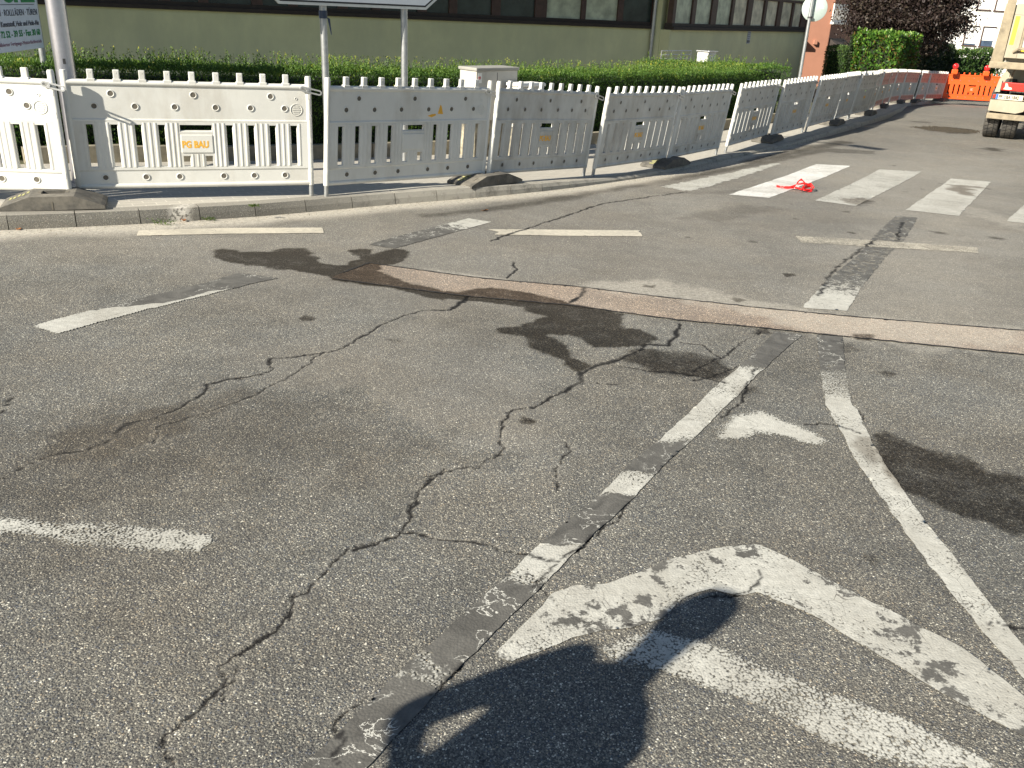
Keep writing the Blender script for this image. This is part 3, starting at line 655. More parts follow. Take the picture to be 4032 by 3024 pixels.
MA['soil'] = mat_plain('soil', (.09, .075, .05), .95, var=.3, sc=6, bump=.3, dirt=(.06, .09, .03), dirtsc=1.5, dirtlo=.45, dirthi=.6)
V = []; NN = 14; far = []
for q in wl:
    for j in range(NN):
        f = (j/(NN-1))**2; p = (q[0]-f*70*.83, q[1]+f*70*.55); V.append((p[0], p[1], zf(p[1])+.13))
n = len(wl); i = np.arange(n-1)[:, None]*NN+np.arange(NN-1)[None, :]
fast_mesh('garden_ground', np.array(V), np.stack([i, i+NN, i+NN+1, i+1], -1).reshape(-1, 4), MA['soil'])['kind'] = 'structure'
# ------------------------------------------------------------------ kerb-side edging wall (low stone edging in front of the hedge)
MA['edging'] = mat_plain('edging_stone', (.25, .225, .165), .9, var=.25, sc=7, bump=.4, dirt=(.13, .12, .09), dirtsc=4)
ew = resample(WALL[2:8], 1.0); wall_root = empty('edging_wall', (float(ew[0][0]), float(ew[0][1]), 0), label='low grey stone edging wall along the foot of the clipped hedge', cat='wall')
for i in range(len(ew)-1):
    a, b = ew[i], ew[i+1]; t = (b-a)/np.linalg.norm(b-a); n = np.array([-t[1], t[0]]); c = (a+b)/2+n*.06; z = zf(c[1])+hk(c[1])
    o = MB(); o.obox((0, 0, 0), (t[0], t[1], float(zf(b[1])-zf(a[1]))), (n[0], n[1], 0), (0, 0, 1), np.linalg.norm(b-a)/2-.006, .06, .12)
    o.build('edging_block', MA['edging'], wall_root, (c[0]-ew[0][0], c[1]-ew[0][1], z+.08))

# ------------------------------------------------------------------ barrier panels
PW = 2.05
def barrier(kind, name, label, cat, group, orange=False, blank=False):
    root = empty(name, label=label, cat=cat, group=group)
    body = MA['orange'] if orange else MA['plastic']
    slots = [.285, .475, .665, .855]; sw = .0375
    def dimple(mb, md, x, z):
        for s_ in (-1, 1):
            pr = [(.032, .0), (.030, .006), (.0225, .004), (.0215, .001)]
            mb.lathe([(r, s_*(.0125+h)) for r, h in pr], (x, 0, z), 14, 'Y'); mb.m = 1; mb.lathe([(.0215, s_*.0142), (.0001, s_*.0142)], (x, 0, z), 14, 'Y'); mb.m = 0
    md = None
    up = MB(); up.box(-.985, .985, -.013, .013, .607, .89); up.tube([(-.99, 0, .902), (.99, 0, .902)], .027, 10); up.tube([(-.985, 0, .592), (.985, 0, .592)], .021, 10)
    for x in (-.66, 0, .66): dimple(up, md, x, .815)
    for x in (-.8, -.48, -.16, .18, .48, .78): dimple(up, md, x, .71)
    up.lathe([(.056, -.0135), (.055, -.017), (.050, -.017), (.049, -.0135)], (.885, 0, .70), 20, 'Y')
    for k in range(5): up.box(.885-.036+.006*abs(k-2), .885+.036-.006*abs(k-2), -.0165, -.013, .70+(k-2)*.016-.003, .70+(k-2)*.016+.003)
    up.lathe([(.013, -.0135), (.011, -.017), (.008, -.014)], (.885, 0, .80), 12, 'Y')
    ub = up.build('upper_board', [body, MA['hole']], root)
    gr = MB(); ed = [-.985]+sorted([-s-sw for s in slots]+[-s+sw for s in slots]+[s-sw for s in slots]+[s+sw for s in slots]+[-.135, -.125, -.06, .06, .125, .135])+[.985]
    zz = [.172, .19, .285, .50, .558, .585]
    def fill(i, j):
        xc = (ed[i]+ed[i+1])/2; 
        if any(abs(abs(xc)-s) < sw for s in slots): return not (1 <= j <= 3)
        if j == 3: return abs(xc) > .135
        if j == 1: return not (.06 < abs(xc) < .125)
        return True
    gr.holes(ed, zz, fill, -.019, .019)
    edges = [(-.135, .135)]
    sol = [(-.985, -slots[3]-sw)]+[(-slots[3-k]+sw, -slots[2-k]-sw) for k in range(3)]+[(-slots[0]+sw, -.145)]
    sol += [(-b, -a) for a, b in sol]
    for a, b in sol:
        if abs(abs(a)-.985) < .01 or abs(abs(b)-.985) < .01:
            xs_ = [b-.014] if a < 0 else [a+.014]
        else: nn = 3; xs_ = [a+.012+(b-a-.024)*k/(nn-1) for k in range(nn)]
        for x in xs_: gr.tube([(x, 0, .19), (x, 0, .575)], .0245, 8, cap=False)
    for x in (-.045, 0, .045): gr.tube([(x, 0, .19), (x, 0, .30)], .0235, 8, cap=False)
    gr.tube([(-.985, 0, .168), (.985, 0, .168)], .020, 10)
    gr.tube([(-.15, 0, .488), (.15, 0, .488)], .021, 8); gr.tube([(-.15, 0, .298), (.15, 0, .298)], .019, 8)
    gri = gr.build('grille', body, root)
    sp = MB(); sp.box(-.135, .135, -.026, .026, .312, .472, .006); spo = sp.build('name_plate', body, root)
    if not orange and not blank:
        text('PG BAU', .082, MA['ochre'], spo, Matrix.Translation((-.130, -.0265, .360)) @ Matrix.Rotation(PI/2, 4, 'X'), bold=.0035, sx=.80)
    if orange:
        for k, wd in enumerate((.09, .07, .085)):
            q = MB(); q.box(-.05, -.05+wd, -.0275, -.026, .42-.03*k, .428-.03*k); q.build('print', MA['plastic'], spo)
    lo = MB(); lo.box(-.985, .985, -.013, .013, .03, .160); lo.tube([(-.985, 0, .022), (.985, 0, .022)], .025, 10)
    for x in (-.78, -.45, -.17, .21, .48, .76): dimple(lo, md, x, .098)
    lob = lo.build('lower_board', [body, MA['hole']], root)
    for k in range(9):
        x = -.8+.2*k; p = MB(); p.box(-.025, .025, -.019, .019, 0, .088, .007); p.box(-.033, .033, -.024, .024, -.012, .014, .004)
        p.box(-.004, .004, -.0205, -.018, .06, .068)
        p.build('peg', body, root, (x, 0, .922))
    for s_ in (-1, 1):
        p = MB(); p.tube([(0, 0, 0), (0, 0, .985), (0, 0, 1.0)], [.0275, .0275, .022], 14)
        for z in (.12, .4, .62, .8): p.box(-.009, .009, -.0295, -.026, z, z+.045)
        po = p.build('post', body, root, (s_*1.0, 0, 0)); q = MB(); q.tube([(0, 0, -.105), (0, 0, .02)], .021, 12); q.build('pipe_foot', MA['zinc'], po)
    # clamp, a slotted steel strap closing over the neighbour's post
    c = MB(); n = 10; o_ = []; i_ = []
    for k in range(2*n+2):
        a = -PI/2+PI*(k % (n+1))/n+(PI if k > n else 0); cx = .075 if k <= n else -.075
        o_.append((cx+.024*math.cos(a), .024*math.sin(a))); i_.append((cx+.011*math.cos(a), .011*math.sin(a)))
    N = len(o_); vs = [(x, -.004, z) for x, z in o_]+[(x, -.004, z) for x, z in i_]+[(x, .004, z) for x, z in o_]+[(x, .004, z) for x, z in i_]
    fs = []
    for k in range(N):
        l = (k+1) % N; fs += [(k, l, N+l, N+k), (2*N+k, 3*N+k, 3*N+l, 2*N+l), (k, 2*N+k, 2*N+l, l), (N+k, N+l, 3*N+l, 3*N+k)]
    c.add(vs, fs); c.tube([(-.03, -.012, 0), (-.03, .02, 0)], .012, 8); c.build('clamp', MA['zinc_light'], root, (1.02, -.038, .875), (0, math.radians(12), math.radians(-6)))
    return root
proto = barrier('white', 'road_barrier', 'x', 'barrier', 'white barrier panels along the kerb')
J = [((-5.98, 7.26), (-3.91, 7.48)), ((-3.94, 7.62), (-2.03, 8.46)), ((-1.92, 8.42), (-.43, 9.86)), ((-.40, 9.84), (.81, 11.32)), ((.90, 11.24), (2.05, 12.82)), ((2.10, 12.86), (3.14, 14.42)), ((3.34, 14.72), (4.52, 16.78)),
     ((4.60, 16.74), (5.68, 18.36)), ((5.76, 18.42), (6.90, 20.3)), ((6.94, 20.38), (7.84, 22.0)), ((7.88, 22.05), (8.93, 23.8)), ((8.96, 23.86), (9.76, 25.64)), ((9.80, 25.70), (10.70, 27.5)), ((10.74, 27.56), (11.65, 29.4)),
     ((11.70, 29.45), (12.75, 31.35)), ((12.8, 31.4), (14.0, 33.15)), ((14.1, 33.2), (15.13, 34.9)), ((15.2, 34.92), (16.5, 36.4))]
LEAN = [0, 1.0, 2.5, 3.5, 6, 6, 6, 6, 7, 5, 7, 5, 7, 5, 5, 4, 4, 2]
ONF = {0: 'R', 1: 'L', 2: 'R', 3: 'L', 4: 'R', 5: 'L', 6: 'R', 7: 'L', 8: 'R', 9: 'L', 10: 'R', 11: 'L', 12: 'R', 13: 'L', 14: 'R', 15: 'LR', 16: 'L', 17: 'R'}
LAB = ['clean white barrier panel cut off by the left edge of the photo',
 'clean white barrier panel with PG BAU plate right beside the lamp post', 'white barrier panel with blank name plate and two ochre smears on its upper board',
 'grimy white barrier panel in front of the grey utility cabinet', 'grimy white barrier panel just right of the utility cabinet, fourth whole one from the left', 'leaning shaded barrier panel just right of the rubber foot with yellow spray',
 'leaning shaded barrier panel with a wholly sunlit left post', 'shaded barrier panel in front of the round sign post', 'shaded barrier panel just right of the round sign post',
 'shaded barrier panel in front of the small dark clipped conifer hedge', 'shaded barrier panel in front of the left edge of the laurel hedge', 'shaded barrier panel in front of the middle of the laurel hedge', 'faded red and white barrier panel, leftmost of the faded red ones',
 'faded red and white barrier panel, second of the faded red ones from the left', 'faded red and white barrier panel, third of the faded red ones from the left', 'faded red and white barrier panel, left of the dark gap in the row', 'faded red and white barrier panel, second from the orange panel', 'faded red and white barrier panel touching the orange one']
def place(o, A, B, lean, lift=0, sc=True):
    A = np.array(A); B = np.array(B); L = np.linalg.norm(B-A); za = zf(A[1])+hk(A[1]); zb = zf(B[1])+hk(B[1])
    m = (A+B)/2; o.location = (m[0], m[1], (za+zb)/2+.105+lift); o.rotation_euler = (math.radians(lean), -math.atan2(zb-za, L), math.atan2(B[1]-A[1], B[0]-A[0]))
    if sc: o.scale = (math.hypot(L, zb-za)/PW, 1, 1)
def recolour(o, f):
    for ch in o.children_recursive:
        m = f(ch)
        if m and ch.material_slots: ch.material_slots[0].link = 'OBJECT'; ch.material_slots[0].material = m
panels = []
for i, (A, B) in enumerate(J):
    o = proto if i == 0 else copy_tree(proto)
    panels.append(o)
for i, (o, (A, B)) in enumerate(zip(panels, J)):
    place(o, A, B, LEAN[i]); o['label'] = LAB[i]
    if i >= 12: recolour(o, lambda c: {'upper_board': MA['plastic_red'], 'lower_board': MA['plastic_red'], 'grille': MA['plastic_dirty']}.get(c.name.split('.')[0]))
    elif i >= 3: recolour(o, lambda c: MA['plastic_dirty'] if c.name.split('.')[0] in ('upper_board', 'lower_board', 'grille', 'name_plate') else None)
    if i == 2:
        for c in list(o.children_recursive):
            if c.name.startswith('lettering'): bpy.data.objects.remove(c)
        s_ = MB(); s_.prism([(-.5, .0), (.28-.26, .0)][:0] or [(.30, .665), (.37, .66), (.345, .74), (.33, .755)], (0, 0, 0), (1, 0, 0), (0, 0, 1), (0, 1, 0), -.0155, -.0135)
        s_.prism([(.17, .645), (.22, .63), (.28, .65), (.27, .665), (.22, .66)], (0, 0, 0), (1, 0, 0), (0, 0, 1), (0, 1, 0), -.0155, -.0135)
        s_.build('ochre_smear', MA['ochre'], o)
op = barrier('orange', 'road_barrier', 'bright orange barrier panel across the road with two red warning lamps on it', 'barrier', None, orange=True)
place(op, (16.55, 36.45), (18.5, 35.95), 0)
for c in list(op.children):
    if c.name.startswith('clamp'): bpy.data.objects.remove(c)
MA['red_lens'] = mat_plain('red_lens', (.55, .02, .02), .15, coat=.8); MA['silver'] = mat_plain('reflector', (.8, .8, .78), .3, .3)
for k, (px, py) in enumerate(((3758, 285), (3882, 291))):
    p = at(px, py, 36.15 if k == 0 else 35.9); base = float(zf(36.2)+hk(36)+.105+.95)
    l = empty('warning_lamp', (float(p[0]), float(p[1]), base), math.radians(-14), label=['red warning lamp on the left end of the orange barrier panel', 'red warning lamp on the right end of the orange barrier panel'][k], cat='warning lamp', group='warning lamps on the orange panel')
    q = MB(); q.box(-.11, .11, -.06, .06, -.02, .16, .03); q.build('battery_case', MA['orange'], l)
    q = MB(); q.lathe([(.001, -.05), (.07, -.045), (.105, -.02), (.112, 0), (.105, .02), (.07, .045), (.001, .05)], (0, 0, .27), 20, 'Y'); q.build('lens', MA['red_lens'], l)
    q = MB(); q.box(-.025, .025, -.03, .03, .14, .19); q.build('bracket', MA['steel_dark'], l)

# ------------------------------------------------------------------ rubber feet
def foot():
    root = empty('ballast_block', label='x', cat='ballast block', group='rubber feet under the barrier panels')
    p = [(-.4, .006), (.4, .006), (.4, .03), (.37, .045), (.17, .118), (-.17, .118), (-.37, .045), (-.4, .03)]
    mb = MB()
    mb.prism(p, (0, 0, 0), (1, 0, 0), (0, 0, 1), (0, 1, 0), -.2, -.07); mb.prism(p, (0, 0, 0), (1, 0, 0), (0, 0, 1), (0, 1, 0), .07, .2)
    l = [(-.4, .006), (-.09, .006), (-.09, .118), (-.17, .118), (-.37, .045), (-.4, .03)]
    mb.prism(l, (0, 0, 0), (1, 0, 0), (0, 0, 1), (0, 1, 0), -.0698, .0698); mb.prism([(-a, b) for a, b in l][::-1], (0, 0, 0), (1, 0, 0), (0, 0, 1), (0, 1, 0), -.0698, .0698)
    mb.box(-.09, .09, -.07, .07, .006, .04)
    mb.build('body', MA['rubber'], root)
    d = MB()
    for s_ in (-1, 1): d.box(-.006, .006, s_*.2015-.001, s_*.2015+.001, .01, .075); d.obox((.27*s_, -.12, .0825), (.94, 0, -.343*s_), (0, 1, 0), (.343*s_, 0, .94), .04, .006, .0015)
    d.box(-.12, -.095, -.03, .03, .117, .1195); d.box(.095, .12, -.03, .03, .117, .1195)
    d.build('slots', MA['hole'], root)  # proud dark pieces in place of cut slots, their shade put into colour
    return root
f0 = foot()
FE = []
a = G(8, 836, .12)[:2]; b = G(405, 828, .12)[:2]; t = (b-a)/np.linalg.norm(b-a); c = (a+b)/2+np.array([-t[1], t[0]])*.2
FE.append((c, math.atan2(t[1], t[0]), 'worn black rubber foot under the left end of the row beside the lamp post'))
perp = lambda i: math.atan2(J[i][1][1]-J[i][0][1], J[i][1][0]-J[i][0][0])
for i, lab, da in ((2, 'black rubber foot on the kerb edge below the panel with the blank name plate', .05), (4, 'black rubber foot with yellow spray at the pavement edge opposite the zebra crossing', 0), (6, 'black rubber foot below the end of the clipped hedge', 0), (8, 'black rubber foot in shade right of the round sign post', 0),
               (10, 'black rubber foot in shade, third from the faded red panels', 0), (12, 'black rubber foot below the first faded red panel', 0), (14, 'small far rubber foot left of the dark gap in the row', 0), (15, 'small far rubber foot right below the dark gap in the row', 0), (17, 'rubber foot where the white row meets the orange panel', 0)):
    p = (np.array(J[i][1])+np.array(J[min(i+1, 17)][0]))/2 if i < 17 else np.array(J[i][1])
    FE.append((p, perp(i)+da, lab))
feet = [f0]+[copy_tree(f0) for _ in FE[1:]]
for k, (o, (c, a, lab)) in enumerate(zip(feet, FE)):
    o.location = (c[0], c[1], float(zf(c[1])+hk(c[1]))+.008); o.rotation_euler = (0, 0, a); o['label'] = lab
    if k in (0, 2, 1):
        q = MB()
        for j in range(5):
            x = -.34+.035*j; q.obox((x*1.0, .05-.02*(j % 2), .118-(abs(x)-.17)*.365+.0022), (.94, 0, .343), (0, 1, 0), (-.343, 0, .94), .011, .035, .0008)
        q.build('spray_mark', MA['yellow_spray'], o)

# ------------------------------------------------------------------ foliage helpers
def leaves(name, Pn, dirs, size, mat, parent=None, aspect=.42, tint=None, cup=.25):
    """one mesh of small diamond leaves: Pn centres, dirs long axes, size lengths"""
    n = len(Pn); d = dirs/np.maximum(np.linalg.norm(dirs, axis=1)[:, None], 1e-6); r = RNG.normal(size=(n, 3)); s_ = np.cross(d, r); s_ /= np.maximum(np.linalg.norm(s_, axis=1)[:, None], 1e-6)
    L = np.asarray(size).reshape(-1, 1)*np.ones((n, 1)); nn = np.cross(d, s_)
    V = np.stack([Pn-d*L*.5, Pn+s_*L*aspect*.5+nn*L*cup*.2, Pn+d*L*.5, Pn-s_*L*aspect*.5+nn*L*cup*.2], 1).reshape(-1, 3)
    F = np.arange(4*n).reshape(-1, 4)
    t = RNG.random(n) if tint is None else np.clip(tint, 0, 1)
    return fast_mesh(name, V, F, mat, {'tint': ('FACE', t)}, parent)
G_YEW = [(0, (.014, .040, .010)), (.35, (.040, .098, .016)), (.65, (.078, .155, .025)), (.9, (.16, .25, .04)), (1, (.40, .38, .06))]
MA['yew'] = mat_leaf('hedge_leaves', G_YEW, .3)
MA['core'] = mat_plain('hedge_inside', (.012, .020, .007), .95, var=.4, sc=12)  # near-black solid core; shade between the leaves put into colour
MA['wood'] = mat_plain('bark', (.10, .075, .055), .9, var=.3, sc=20, bump=.4)
def hedge(name, P, depth, height, label, group=None, mat='yew', n_per=1500, leaf=.035, shoots=1.0, brown=False, corebrown=False, cat='hedge'):
    P = resample(P, .2); nl = offs(P, 1.0)-P; z0 = zf(P[:, 1])+.13; n = len(P)
    root = empty(name, (float(P[0][0]), float(P[0][1]), float(z0[0])), label=label, cat=cat, group=group); o = np.array([P[0][0], P[0][1], z0[0]])
    seg = np.hypot(*np.diff(P, axis=0).T).sum(); k = int(seg*n_per*(depth+height*1.2))
    u = RNG.random(k)*(n-1.001); i = u.astype(int); f = (u-i)[:, None]; b = P[i]*(1-f)+P[i+1]*f; nb_ = nl[i]; zb = z0[i]
    a = RNG.random(k)*(depth+height*1.25); bul = (fbm(u*.9, a*3, 3)-.5)*.18; ins_ = RNG.exponential(.05, k); ins_ = np.minimum(ins_, .3)
    topm = a < depth
    off_ = np.where(topm, a, ins_-bul*.7); hh = np.where(topm, height-ins_+bul, (a-depth)/1.25)
    pos = np.c_[b+nb_*off_[:, None], zb+hh]
    ddir = np.where(topm[:, None], np.array([0, 0, 1.0]), np.c_[-nb_*.6, np.full(k, .8)])+RNG.normal(size=(k, 3))*.45
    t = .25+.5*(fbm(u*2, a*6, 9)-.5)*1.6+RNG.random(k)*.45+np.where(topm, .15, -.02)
    if brown: 
        br_ = (fbm(u*.6, a*2.5, 19) > .60); t = np.where(br_, .2*RNG.random(k), t)
    Ps = [pos]; Ds = [ddir]; Ts = [t]; Ls = [RNG.uniform(.7, 1.3, k)*leaf]
    m = int(seg*depth*150*shoots)
    if m:
        u = RNG.random(m)*(n-1.001); i = u.astype(int); f = (u-i)[:, None]; b = P[i]*(1-f)+P[i+1]*f; a = RNG.random(m)*depth
        hs = RNG.gamma(2.6, .045, m)*(.35+1.3*fbm(u*.5, a, 5)); hs = np.minimum(hs, .25)
        lean_ = RNG.normal(size=(m, 3))*.12; lean_[:, 2] = 1
        for j in range(14):
            q = (j+RNG.random(m))/14; keep = q*.34 < hs+.03
            pp = np.c_[b+nl[i]*a[:, None], z0[i]+height-.03]+lean_*(q*hs)[:, None]+RNG.normal(size=(m, 3))*.007
            dv = RNG.normal(size=(m, 3))*.7+np.array([0, 0, 1.1]); Ps.append(pp[keep]); Ds.append(dv[keep]); Ts.append((.55+.42*q+RNG.normal(size=m)*.1)[keep]); Ls.append((RNG.uniform(.6, 1.1, m)*leaf*.9)[keep])
    leaves('foliage', np.concatenate(Ps)-o, np.concatenate(Ds), np.concatenate(Ls), MA[mat], root, tint=np.concatenate(Ts))
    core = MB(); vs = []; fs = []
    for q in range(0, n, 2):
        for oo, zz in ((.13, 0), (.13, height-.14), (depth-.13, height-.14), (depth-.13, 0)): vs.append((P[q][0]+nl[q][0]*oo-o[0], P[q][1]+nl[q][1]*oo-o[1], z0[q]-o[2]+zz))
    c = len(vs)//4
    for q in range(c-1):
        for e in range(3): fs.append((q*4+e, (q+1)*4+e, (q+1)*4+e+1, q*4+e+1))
    fs += [(0, 1, 2, 3), tuple(4*(c-1)+e for e in (3, 2, 1, 0))]; core.add(vs, fs); core.build('dark_core', MA['rust'] if corebrown else MA['core'], root)
    return root
MA['rust'] = mat_plain('dead_needles', (.10, .035, .015), .95, var=.5, sc=9)
HL = offs(resample(WALL[1:9], .5), .32); HL = [tuple(p) for p in HL if p[1] < 20.0]
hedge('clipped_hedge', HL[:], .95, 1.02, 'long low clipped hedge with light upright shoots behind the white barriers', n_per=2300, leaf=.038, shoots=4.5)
hedge('clipped_hedge', [(2.75, 19.7), (5.2, 20.7), (6.0, 20.9)], 1.0, 1.12, 'short clipped hedge behind the long one in front of the projecting building part', n_per=1500, leaf=.045)
# ------------------------------------------------------------------ hall building behind the hedge
MA['ochre_wall'] = mat_plain('ochre_render', (.66, .66, .41), .9, var=.08, sc=1.5, bump=.12, dirt=(.52, .53, .35), dirtsc=.6, dirtlo=.45, dirthi=.7)
MA['brown'] = mat_plain('brown_wood', (.075, .042, .034), .55, var=.25, sc=9)
MA['roof_dark'] = mat_plain('dark_fascia', (.035, .026, .022), .7, var=.2)
MA['frosted'] = mat_glass('frosted_glass', (.46, .50, .38), .4); MA['frosted_dark'] = mat_glass('dark_glass', (.035, .05, .045), .25); MA['frosted_warm'] = mat_glass('warm_glass', (.60, .56, .43), .45)
hall = empty('hall_building', (3.47, 26, 0), label='long low ochre hall with brown window bands behind the clipped hedge', cat='building'); HO = np.array([3.47, 26, 0.0])
def rayu(px, py=60): d = ray(px, py); return d[0]/d[1]
def facade(A, az, edges, L0, L1, zs, ztop, glass, thick=.3):
    """wall with a window band; A origin, az direction, s measured along it; windows as separate panes"""
    u = np.array([math.sin(az), math.cos(az)]); n = np.array([u[1], -u[0]]); A = np.array(A)
    def sp(px):
        r = rayu(px); return (r*A[1]-A[0])/(u[0]-r*u[1])
    P = lambda s, o, z: Vector((A[0]+u[0]*s+n[0]*o-HO[0], A[1]+u[1]*s+n[1]*o-HO[1], z))
    U = (u[0], u[1], 0); N = (n[0], n[1], 0); Zv = (0, 0, 1)
    def blk(mb, s0, s1, o0, o1, z0, z1): mb.obox(P((s0+s1)/2, (o0+o1)/2, (z0+z1)/2), U, N, Zv, (s1-s0)/2, (o1-o0)/2, (z1-z0)/2)
    w_ = MB(); blk(w_, L0, L1, -thick, 0, -2.2, zs); blk(w_, L0, L1, -thick, 0, ztop, ztop+.85); w_.build('wall', MA['ochre_wall'], hall)
    q = MB(); blk(q, L0+.02, L1-.02, -.2, .09, zs+.003, zs+.085); blk(q, L0+.02, L1-.02, -.2, .03, zs+.087, zs+.17); q.build('sill', MA['roof_dark'], hall)
    q = MB(); blk(q, L0+.02, L1-.02, -.2, .028, ztop-.08, ztop-.003); q.build('head_frame', MA['brown'], hall)
    es = [(sp(a), sp(b)) for a, b in edges]
    allp = es[:]
    while allp[0][0]-1.5 > L0+.4 and len(allp) < 30:
        d = es[2][0]-es[0][0]; a, b = allp[0][0], allp[0][1]; e2 = allp[1]
        allp.insert(0, (e2[0]-d, e2[0]-d+(e2[1]-e2[0])))
    prev = L0+.02
    for k, (a, b) in enumerate(allp):
        f = MB(); blk(f, prev, a, -.14, .02, zs+.172, ztop-.082); f.build('mullion', MA['brown'], hall); prev = b
        g = MB(); blk(g, a+.003, b-.003, -.06, -.04, zs+.172, ztop-.082); g.build('pane', glass(k-(len(allp)-len(edges))), hall)
    f = MB(); blk(f, prev, L1-.02, -.14, .02, zs+.172, ztop-.082); f.build('mullion', MA['brown'], hall)
    return P, u, n, blk
AZL, AZR = math.radians(64.5), math.radians(35)
CL = (3.47, 26.0); CRN = (3.85, 25.65)
Pl, ul, nl_, blkL = facade(CL, AZL, [(1680, 1768), (1799, 1935), (1969, 2105), (2151, 2287), (2305, 2431), (2452, 2566)], -30, 0, 1.235, 2.42, lambda k: MA['frosted'] if k in (3, 4) else MA['frosted_dark'])  # two paler panes: their lit look is put into the glass colour
Pr, ur, nr_, blkR = facade(CRN, AZR, [(2658, 2723), (2737, 2799), (2820, 2877), (2887, 2939), (2958, 3005), (3015, 3060), (3075, 3116), (3123, 3156)], 0, 11.1, 1.24, 2.26, lambda k: MA['frosted_warm'] if k >= 3 else MA['frosted'])
q = MB(); blkR(q, -.02, .28, -1.2, -.301, -2.2, 3.1); q.build('return_wall', MA['ochre_wall'], hall)
q = MB(); blkR(q, 10.8, 11.1, -9, -.301, -2.2, 3.1); q.build('end_wall', MA['ochre_wall'], hall)
for nm, (bl, a, b, o) in {'roof': (blkL, -31, .4, 2.35), 'roof_wing': (blkR, -.5, 11.5, .55)}.items():  # main roof's deep overhang is unseen, added to keep the facade shaded
    q = MB(); bl(q, a, b, -9, o, 3.12 if nm == 'roof' else 2.95, 3.36 if nm == 'roof' else 3.2); q.build(nm, MA['roof_dark'], hall)
for bl, s_, o in ((blkL, -.12, .09), (blkR, 11.0, .10)):
    pp = Pl if bl is blkL else Pr; q = MB(); a = pp(s_, o, 3.0); b = pp(s_, o, -1.0); q.tube([a, b], .055, 12); 
    for z in (1.1, -.2, 2.3): q.tube([pp(s_, o, z-.03), pp(s_, o, z+.03)], .065, 12)
    q.build('downpipe', MA['zinc'], hall)
nt_ = MB(); MA['paper'] = mat_plain('notice_paper', (.42, .45, .50), .5, var=.1)
d = ray(2947, 147); s_ = (d[0]/d[1]*CRN[1]-CRN[0])/(ur[0]-d[0]/d[1]*ur[1]); c = Pr(s_, .012, 0); yy = c[1]+HO[1]; zc = EYE+d[2]*yy/d[1]
no = empty('wall_notice', (c[0]+HO[0], c[1]+HO[1], float(zc)), math.atan2(ur[1], ur[0]), label='small pale notice sheet on the ochre wall below the window band', cat='notice')
q = MB(); q.box(-.13, .13, -.004, .004, -.19, .19); q.build('sheet', MA['paper'], no)
q = MB(); q.box(-.10, -.01, -.0055, -.0042, -.16, -.08); q.box(.02, .10, -.0055, -.0042, -.16, -.09); q.build('print', MA['steel_dark'], no)
for k in range(4): 
    q = MB(); q.box(-.10, .09-.03*(k % 2), -.0055, -.0042, .13-.055*k, .142-.055*k); q.build('print', MA['steel_dark'], no)

# thin white railing and pale box between the hedges
MA['white'] = mat_plain('white_paint', (.78, .77, .72), .5, var=.05)
rp = at(2605, 200, 22.6); rq = at(2722, 206, 23.6); rl = empty('railing', tuple(rp), label='thin white metal railing behind the short clipped hedge', cat='railing')
v = Vector(rq-rp); v.z = 0; 
for k, z in enumerate((-.0, -.09, -.18)): q = MB(); q.tube([(0, 0, z), (v.x, v.y, z)], .011, 8); q.build('rail', MA['zinc_light'], rl)
for k in range(4): q = MB(); q.tube([(v.x*k/3, v.y*k/3, .0), (v.x*k/3, v.y*k/3, -1.4)], .011, 8); q.build('upright', MA['zinc_light'], rl)
bp = at(2785, 199, 23.0); bz = float(zf(23))+.13
lb = empty('letter_box', (float(bp[0]), float(bp[1]), bz), math.radians(50), label='pale free-standing box with flat top behind the short hedge', cat='box')
h_ = float(bp[2])-bz; q = MB(); q.box(-.2, .2, -.15, .15, 0, h_-.03, .01); q.build('body', MA['white'], lb); q = MB(); q.box(-.23, .23, -.18, .18, h_-.028, h_, .006); q.build('lid', MA['zinc_light'], lb)

# ------------------------------------------------------------------ utility cabinets
MA['cab'] = mat_plain('cabinet_grey', (.50, .48, .43), .6, var=.06, sc=5, dirt=(.34, .32, .27), dirtsc=3); MA['cablid'] = mat_plain('cabinet_lid', (.30, .29, .26), .7, var=.1)
MA['plinth'] = mat_plain('cabinet_plinth', (.38, .34, .25), .9, var=.35, sc=9, bump=.4, dirt=(.08, .075, .06), dirtsc=6, dirtlo=.4, dirthi=.6)
def cabinet(pxl, pxr, topy, Y, az, wid, dep, label, lidc, number=False):
    p = at(pxl, topy, Y); z0 = float(zf(Y)+hk(Y)); H = float(p[2])-z0
    r = empty('utility_cabinet', (float(p[0]), float(p[1]), z0), PI/2-az, label=label, cat='cabinet')       # origin: front left corner, x along the front, y to the back
    q = MB(); q.box(.02, wid-.02, .02, dep-.02, -.05, H*.42-.003); q.build('plinth', MA['plinth'], r)
    q = MB(); q.box(0, wid, 0, dep, H*.42, H-.045, .006); q.build('body', MA['cab'], r)
    q = MB(); q.box(-.02, wid+.02, -.02, dep+.02, H-.043, H, .012); q.build('lid', lidc, r)
    q = MB(); q.box(wid*.5-.003, wid*.5+.003, -.0025, 0, H*.45, H-.07); q.box(wid*.5+.03, wid*.5+.055, -.02, 0, H*.7, H*.8); q.build('door_seam', MA['steel_dark'], r)
    if number:
        q = MB(); q.box(.03, .10, -.0025, -.0003, H-.20, H-.07); pl = q.build('number_plate', MA['white'], r)
        text('89', .06, MA['red_lens'], pl, Matrix.Translation((.034, -.003, H-.155)) @ Matrix.Rotation(PI/2, 4, 'X'), bold=.001, sx=.8)
    return r
cabinet(1877, 2024, 267, 12.55, math.radians(44), .80, .34, 'grey utility cabinet with dark lid standing between hedge and barriers', MA['cablid'], True)
cabinet(2050, 2130, 330, 12.7, math.radians(44), .48, .25, 'low pale utility cabinet right of the tall grey one, mostly hidden by a barrier', MA['white'])

